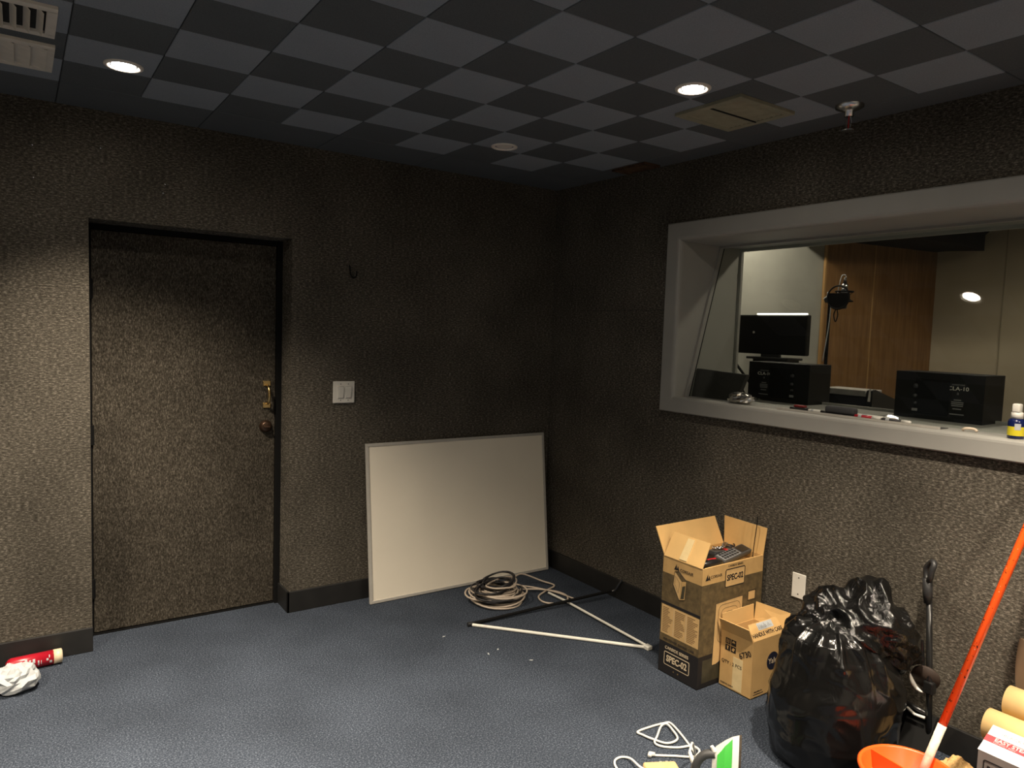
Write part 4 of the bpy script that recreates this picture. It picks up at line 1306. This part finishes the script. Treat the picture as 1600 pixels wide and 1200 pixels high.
# ------------------------------------------------------------------ things on the window sill
SZ = 1.308
tr = thing('marker_tray', 'thin aluminium marker tray lying on the window sill', 'tray', (0.03, -2.21, SZ))
bm = bmesh.new()
box(bm, 0.002, 0.070, -2.600, -1.835, SZ + 0.0005, SZ + 0.003)
obj('pan', bm, GREYD, tr)
obj('lip', bx(-0.001, 0.002, -2.600, -1.835, SZ + 0.0005, SZ + 0.010), ALU, tr)
TZ = SZ + 0.0032
def marker(y0, y1, x, r, cb_, cc, label, capend=1, grp=None, z=TZ):
    t = thing('marker_pen', label, 'marker', (x, (y0 + y1) / 2, z), 'marker pens in the tray')
    L = abs(y0 - y1)
    M = Matrix.Translation((x, max(y0, y1), z + r)) @ Matrix.Rotation(PI / 2, 4, 'X')
    obj('barrel', lt([(0.0, 0.0), (r * 0.9, 0.0), (r, 0.003), (r, L * 0.68), (0, L * 0.68)], 14, M=M), cb_, t, True)
    obj('cap', lt([(0.0, L * 0.68), (r * 0.98, L * 0.68), (r * 0.92, L - 0.004), (r * 0.6, L), (0, L)], 14, M=M), cc, t, True)
    obj('label_band', lt([(r * 1.02, L * 0.15), (r * 1.02, L * 0.28)], 14, M=M), PAPER, t, True)
    return t
er = thing('small_eraser', 'small black eraser with red top in the tray', 'eraser', (0.035, -1.945, TZ))
obj('pad', bx(0.015, 0.055, -1.985, -1.895, TZ, TZ + 0.016, bevel=0.004), SATB, er)
obj('grip', bx(0.022, 0.048, -1.970, -1.912, TZ + 0.015, TZ + 0.027, bevel=0.005), plain('dull_red', (0.20, 0.015, 0.015), 0.5), er)
marker(-1.990, -2.085, 0.030, 0.0075, WHITEP, SATB, 'white marker with black cap between the erasers')
er = thing('felt_eraser', 'large rounded grey board eraser in the tray', 'eraser', (0.035, -2.145, TZ))
M = Matrix.Translation((0.036, -2.150, TZ))
obj('body', bx(-0.022, 0.022, -0.072, 0.072, 0.006, 0.042, M=M, bevel=0.012, seg=3), plain('charcoal_eraser', (0.045, 0.045, 0.047), 0.7), er, True)
obj('felt_pad', bx(-0.023, 0.023, -0.074, 0.074, 0.0, 0.007, M=M, bevel=0.001), SATB, er)
marker(-2.215, -2.395, 0.055, 0.0085, WHITEP, WHITEP, 'long white marker lying behind the red marker')
marker(-2.228, -2.345, 0.018, 0.0085, REDLBL, WHITEP, 'red marker with white cap in the tray')
marker(-2.350, -2.475, 0.018, 0.0080, SATB, WHITEP, 'black marker with white cap in the tray')
st = thing('chalk_holder', 'small cream twisted plastic clip on the sill near the spray bottle', 'clip', (0.045, -2.69, SZ))
obj('body', tb(spline([(0.045, -2.665, SZ + 0.006), (0.040, -2.675, SZ + 0.012), (0.045, -2.690, SZ + 0.014), (0.052, -2.705, SZ + 0.012), (0.048, -2.716, SZ + 0.006)], 5), 0.0055, 8), plain('cream_plastic', (0.7, 0.58, 0.45), 0.4), st, True)
sbx, sby = 0.015, -2.862
sp = thing('spray_bottle', 'small blue spray bottle with yellow label and white pump', 'spray bottle', (sbx, sby, SZ))
M = Matrix.Translation((sbx, sby, SZ))
obj('bottle', lt([(0.0, 0.0005), (0.025, 0.0005), (0.0275, 0.004), (0.0275, 0.062), (0.024, 0.072), (0.014, 0.078), (0.0, 0.078)], 28, M=M), BLUEB, sp, True)
obj('label', lt([(0.0279, 0.012), (0.0279, 0.046)], 28, M=M), YELLOW, sp, True)
bm = bmesh.new()
bl = [[bm.verts.new(M @ Vector((0.0283 * math.cos(a), 0.0283 * math.sin(a), z))) for a in [3.3 + 0.09 * i for i in range(9)]] for z in (0.034, 0.058)]
for i in range(8):
    bm.faces.new((bl[0][i], bl[0][i + 1], bl[1][i + 1], bl[1][i]))
obj('label_print', bm, PAPER, sp)
obj('pump_collar', lt([(0.0, 0.076), (0.0195, 0.076), (0.0195, 0.098), (0.016, 0.100), (0.0, 0.100)], 24, M=M), WHITEP, sp, True)
obj('pump_head', bx(-0.020, 0.013, -0.013, 0.013, 0.099, 0.132, M=M, bevel=0.005), WHITEP, sp, True)
o = crumple('foil_ball', (0.045, -1.585, SZ + 0.026), (0.030, 0.062, 0.026), FOIL, 8.1, 0.30, 2.0, nt_=20, nv=11)
tag(o, 'crumpled silver foil ball on the window sill', 'foil')

# ------------------------------------------------------------------ control room behind the glass
bm = bmesh.new()
GA, GB, GC = Vector((0.40, -0.605, 0)), Vector((1.86, -0.86, 0)), Vector((3.08, -1.07, 0))
def wall_slab(a, b, z0, z1, t):
    d_ = (b - a).normalized()
    n_ = Vector((-d_.y, d_.x, 0))
    return pr([a + Vector((0, 0, z0)), b + Vector((0, 0, z0)), b + Vector((0, 0, z1)), a + Vector((0, 0, z1))], n_ * t)
cw = struct(obj('wall_control_side', wall_slab(GA, GC + (GC - GB) * 0.1, 0, 2.75, 0.12), CTRLGREY), 'grey plaster wall of the control room', 'wall')
dpn = (GC - GB).normalized()
nn = Vector((dpn.y, -dpn.x, 0)) * 0.02
mid = GB.lerp(GC, 0.42)
wp_ = thing('wood_panel', 'left brown wood wall panel behind the microphone', 'panel', GB, 'brown wood wall panels')
obj('board', wall_slab(GB + nn, mid + nn - dpn * 0.009, 0.02, 2.40, 0.019), WOODP, wp_)
obj('edge_strip', wall_slab(GB + nn * 1.15 - dpn * 0.004, GB + nn * 1.15 + dpn * 0.012, 0.02, 2.40, 0.02), WOODE, wp_)
wp_ = thing('wood_panel', 'right darker brown wood wall panel next to the beige wall', 'panel', mid, 'brown wood wall panels')
obj('board', wall_slab(mid + nn + dpn * 0.006, GC + nn, 0.02, 2.40, 0.019), WOODP, wp_)
obj('edge_strip', wall_slab(mid + nn * 1.15 - dpn * 0.006, mid + nn * 1.15 + dpn * 0.006, 0.02, 2.40, 0.02), WOODE, wp_)
struct(obj('wall_control_far', bx(3.08, 3.2, -4.2, -0.9, 0, 2.75), BEIGE), 'beige far wall of the control room', 'wall')
struct(obj('wall_control_end', bx(WT, 3.2, -4.3, -4.2, 0, 2.75), BEIGE), 'beige end wall of the control room', 'wall')
for y, wd in ((-1.585, 'nearest the wood panels'), (-2.25, 'in the middle'), (-2.9, 'at the far end')):
    o = obj('trim_1', bx(3.074, 3.081, y - 0.004, y + 0.004, 0, 2.7), plain('joint_dark', (0.30, 0.26, 0.18), 0.8))
    struct(o, 'thin dark joint strip on the beige control room wall ' + wd, 'trim')
struct(obj('floor_control', bx(WT, 3.2, -4.3, -0.4, -0.08, 0.0), plain('dark_floor', (0.06, 0.05, 0.045), 0.7)), 'dark control room floor', 'floor')
struct(obj('ceiling_control', bx(WT, 3.2, -4.3, -0.4, 2.68, 2.75), BLACK), 'black control room ceiling', 'ceiling')
# dropped black soffit with chamfered corner
sf = obj('soffit', pr([(1.55, -0.80, 2.40), (1.55, -1.158, 2.405), (1.55, -1.429, 2.390), (1.55, -1.429, 2.51), (1.55, -1.51, 2.58), (1.55, -1.70, 2.679), (1.55, -0.80, 2.679)], (1.53, 0, 0)), BLACK)
struct(sf, 'black dropped soffit in the control room corner', 'soffit')

def control_lamp(x, y, z, watts, label, deg):
    t = thing('control_room_lamp', label, 'downlight', (x, y, z))
    M = Matrix.Translation((x, y, z))
    obj('trim_ring', lt([(0.070, 0.0005), (0.070, -0.004), (0.056, -0.007), (0.047, 0.002)], 32, M=M), TRIMW, t, True)
    obj('lens', lt([(0.048, 0.001), (0.0, -0.002)], 32, M=M), LENS_ON, t, True)
    ld = bpy.data.lights.new('lamp_beam', 'SPOT')
    ld.energy = watts
    ld.color = LAMP_COL
    ld.spot_size = math.radians(deg)
    ld.spot_blend = 0.4
    ld.shadow_soft_size = 0.05
    lo = bpy.data.objects.new('lamp_beam', ld)
    COL.objects.link(lo)
    lo.parent = t
    lo.matrix_parent_inverse = WM[t].inverted()
    lo.location = (x, y, z - 0.01)
control_lamp(1.02, -1.02, 2.68, CTRL_W, 'ceiling lamp above the screen in the control room', 172)
control_lamp(1.05, -2.35, 2.68, CTRL_W, 'added unseen ceiling lamp over the desk in the control room', 172)  # unseen lamp, added to brighten the window reveal and speaker tops
control_lamp(2.3, -2.7, 2.68, CTRL_W * 0.6, 'ceiling lamp at the back of the control room', 140)

SPKB = plain('speaker_vinyl', (0.009, 0.0088, 0.0085), 0.42, var=0.1, spec=0.22)
# speakers on the sill behind the glass
def speaker(y0, mirror, label):
    x0, x1, W_, Hh = 0.350, 0.549, 0.382, 0.215
    y1 = y0 - W_
    t = thing('studio_speaker', label, 'speaker', ((x0 + x1) / 2, (y0 + y1) / 2, SZ), 'studio speakers behind the glass')
    z0 = SZ + 0.001
    cb_ = obj('cabinet', bx(x0, x1, y1, y0, z0, z0 + Hh, bevel=0.003), SPKB, t)
    Mb = frame_M((x0, y0, z0), (0, -1, 0), (0, 0, 1))
    fl_ = (lambda x: W_ - x) if mirror else (lambda x: x)
    pc = fl_(0.215)
    pn = obj('amp_plate', bx(pc - 0.075, pc + 0.075, 0.025, 0.185, 0, 0.003, M=Mb, bevel=0.001), BLACK, t)
    for q, (dx, zz) in enumerate(((0.0, 0.150), (0.0, 0.105), (0.002, 0.072))):
        kx = fl_(0.285) + dx
        obj('knob', lt([(0.011 - 0.002 * q, 0.003), (0.010 - 0.002 * q, 0.012), (0.0, 0.0125)], 16, M=Mb @ Matrix.Translation((kx, zz, 0))), DKSTEEL, pn, True)
    obj('power_socket', bx(fl_(0.285) - 0.012, fl_(0.285) + 0.012, 0.034, 0.046, 0.003, 0.006, M=Mb), GREYM, pn)
    tx = fl_(0.105)
    text('logo_text', 'AVANTONE', 0.010, GREYM, t, P3(Mb, tx, 0.167), *axL, off=0.0012)
    text('logo_text', 'CLA-10', 0.024, WHITEP, t, P3(Mb, tx, 0.150), *axL, off=0.0012, squash=1.15)
    text('logo_text', 'a', 0.022, GREYM, t, P3(Mb, tx, 0.130), *axL, off=0.0012)
    for zz, w_ in ((0.100, 0.030), (0.090, 0.050), (0.082, 0.050), (0.074, 0.048), (0.060, 0.036), (0.036, 0.060)):
        obj('spec_line', bx(tx - w_ / 2, tx + w_ / 2, zz - 0.0022, zz + 0.0022, 0.0004, 0.0012, M=Mb), GREYM, t)
    return t
speaker(-1.394, False, 'black studio speaker below the computer screen behind the glass')
speaker(-2.228, True, 'black studio speaker near the spray bottle behind the glass')

# foam wedge behind the glass at the left end of the sill
o = obj('foam_panel', pr([(gx(1.31) + 0.030, -1.185, 1.309), (gx(1.31) + 0.030, -1.492, 1.309), (gx(1.455) + 0.024, -1.528, 1.455), (gx(1.455) + 0.024, -1.185, 1.468)], (0.03, 0, 0)), FOAM)
tag(o, 'charcoal foam pad leaning behind the glass at the left sill end', 'foam pad')

# computer screen seen from behind
sc = thing('computer_screen', 'black computer screen seen from behind in the control room', 'screen', (0.93, -1.12, 1.52))
obj('shell', bx(0.90, 0.945, -1.383, -0.84, 1.555, 1.808, bevel=0.008), SPKB, sc)
obj('glowing_top_edge', bx(0.893, 0.925, -1.372, -1.02, 1.8075, 1.8185, bevel=0.003), emit('lit_edge_glow', (1.0, 0.93, 0.80), 1.2), sc)  # bright lit top edge of the screen, put in as emission
obj('stand_neck', bx(0.905, 0.935, -1.19, -1.06, 1.53, 1.57), SATB, sc)
obj('stand_foot', bx(0.86, 1.02, -1.29, -0.98, 1.522, 1.537, bevel=0.004), SATB, sc)
obj('logo_badge', lt([(0.0, 0.0015), (0.008, 0.0015), (0.008, 0.0)], 16, M=Matrix.Translation((0.8998, -1.00, 1.695)) @ Matrix.Rotation(-PI / 2, 4, 'Y')), WHITEP, sc)
ds = thing('desk_shelf', 'dark raised desk shelf under the computer screen', 'shelf', (0.93, -1.12, 1.0))
obj('top', bx(0.88, 1.01, -1.27, -1.02, 1.500, 1.5215), SATB, ds)
for y in (-1.26, -1.06):
    obj('leg', bx(0.90, 0.96, y, y + 0.03, 0.0, 1.500), SATB, ds)
sd = thing('keyboard_stand', 'black crossed metal stand legs left of the speaker', 'stand', (0.80, -0.98, 1.3))
obj('leg', tb([(0.77, -0.78, 1.68), (0.77, -1.13, 1.33), (0.77, -1.32, 0.01)], 0.009, 8), BLACK, sd)
obj('leg', tb([(0.74, -0.92, 1.50), (0.74, -1.10, 1.27), (0.74, -1.30, 0.01)], 0.008, 8), BLACK, sd)

# mixing console
mc = thing('mixing_console', 'grey topped mixing console with dark side cheek behind the glass', 'console', (1.1, -1.75, 0))
obj('meter_bridge', bx(0.98, 1.16, -1.735, -1.46, 1.335, 1.372, bevel=0.004), plain('console_top_grey', (0.42, 0.40, 0.37), 0.5, var=0.15, scale=20), mc)
obj('bridge_box', bx(1.00, 1.15, -1.730, -1.46, 1.20, 1.335), SATB, mc)
obj('side_cheek', pr([(0.98, -1.742, 1.372), (1.01, -1.742, 1.38), (1.60, -1.742, 1.22), (1.60, -1.742, 0.90), (0.98, -1.742, 0.90)], (0, -0.035, 0)), SATB, mc)
obj('cheek_edge', tb([(0.975, -1.760, 1.31), (0.985, -1.760, 1.378), (1.06, -1.760, 1.370)], 0.007, 8), ALU, mc)
obj('control_surface', pr([(1.15, -1.730, 1.33), (1.58, -1.730, 1.20), (1.58, -1.730, 1.10), (1.15, -1.730, 1.20)], (0, 0.27, 0)), GREYM, mc)
for y in (-1.70, -1.51):
    obj('leg', bx(1.10, 1.16, y, y + 0.04, 0.0, 1.2), SATB, mc)

# microphone on its stand
mx_, my_ = 1.20, -1.338
ms = thing('microphone_stand', 'thin black microphone stand with white cable behind the glass', 'mic stand', (mx_, my_, 0))
obj('pole', tb([(mx_, my_ + 0.012, 0.02), (mx_, my_, 1.90)], 0.011, 10), BLACK, ms)
obj('base', lt([(0.0, 0.0), (0.13, 0.0), (0.13, 0.015), (0.02, 0.03), (0.0, 0.03)], 28, M=Matrix.Translation((mx_, my_ + 0.012, 0))), BLACK, ms)
obj('clutch', tb([(mx_, my_ + 0.030, 1.915), (mx_, my_ - 0.03, 1.925)], [0.018, 0.024], 12), SATB, ms, True)
obj('boom_arm', tb([(mx_, my_, 1.925), (mx_, my_ - 0.06, 1.945)], 0.008, 8), BLACK, ms)
obj('cable', tb(spline([(mx_ - 0.012, my_ + 0.018, 1.52), (mx_ - 0.016, my_ - 0.012, 1.75), (mx_ - 0.018, my_ - 0.018, 1.90), (mx_ - 0.022, my_ + 0.004, 1.962), (mx_ - 0.02, my_ + 0.01, 1.940),
                          (mx_ - 0.02, my_ + 0.035, 1.920), (mx_ - 0.02, my_ - 0.01, 1.945), (mx_ - 0.02, my_ - 0.055, 1.940),
                          (mx_ - 0.01, my_ - 0.062, 2.0), (mx_ - 0.01, my_ - 0.075, 2.062), (mx_, my_ - 0.093, 2.068), (mx_, my_ - 0.1, 2.045)], 6), 0.0032, 7), PAPER, ms, True)
mc_ = Vector((mx_ - 0.01, -1.438, 1.945))
mi = thing('studio_microphone', 'black studio microphone hanging in a round shock mount', 'microphone', mc_)
obj('connector', tb([mc_ + Vector((0, 0, 0.068)), mc_ + Vector((0, 0, 0.108))], [0.012, 0.007], 10), SATB, mi, True)
obj('collar', lt([(0.0, 0.040), (0.018, 0.040), (0.020, 0.052), (0.018, 0.066), (0.0, 0.068)], 20, M=Matrix.Translation(mc_)), STEEL, mi, True)
obj('body', lt([(0.0, -0.088), (0.016, -0.086), (0.021, -0.075), (0.021, 0.030), (0.018, 0.042), (0.0, 0.042)], 20, M=Matrix.Translation(mc_)), DKSTEEL, mi, True)
for zz, rad in ((0.020, 0.052), (-0.040, 0.050)):
    obj('mount_ring', tb([mc_ + Vector((rad * math.cos(a), rad * math.sin(a), zz)) for a in [2 * PI * k / 24 for k in range(24)]], 0.0045, 7, closed=True), BLACK, mi, True)
for k in range(6):
    a = 2 * PI * k / 6
    obj('elastic', tb([mc_ + Vector((0.052 * math.cos(a), 0.052 * math.sin(a), 0.020)), mc_ + Vector((0.021 * math.cos(a + 0.4), 0.021 * math.sin(a + 0.4), -0.01)), mc_ + Vector((0.050 * math.cos(a + 0.6), 0.050 * math.sin(a + 0.6), -0.040))], 0.002, 5), BLACK, mi)
pf = mc_ + Vector((-0.065, 0.0, -0.020))
MPF = Matrix.Translation(pf) @ Matrix.Rotation(-PI / 2, 4, 'Y')
ps = thing('pop_filter', 'round black pop filter in front of the microphone', 'pop filter', pf)
obj('hoop', tb([MPF @ Vector((0.072 * math.cos(a), 0.072 * math.sin(a), 0)) for a in [2 * PI * k / 32 for k in range(32)]], 0.005, 8, closed=True), BLACK, ps, True)
bm = bmesh.new()
for k in range(-16, 17):
    w_ = math.sqrt(max(0, 0.070 ** 2 - (k * 0.0042) ** 2))
    if -k * 0.0042 < 0.028:
        tube(bm, [MPF @ Vector((-0.0042 * k, -w_, 0)), MPF @ Vector((-0.0042 * k, w_, 0))], 0.0024, 4)
obj('mesh', bm, BLACK, ps)
obj('cable_loop', tb(spline([pf + Vector((0, 0.010, -0.07)), pf + Vector((0, 0.022, -0.11)), pf + Vector((0, 0.008, -0.15)), pf + Vector((0, -0.004, -0.11)), pf + Vector((0, 0.004, -0.07))], 6), 0.0035, 7), BLACK, ps, True)
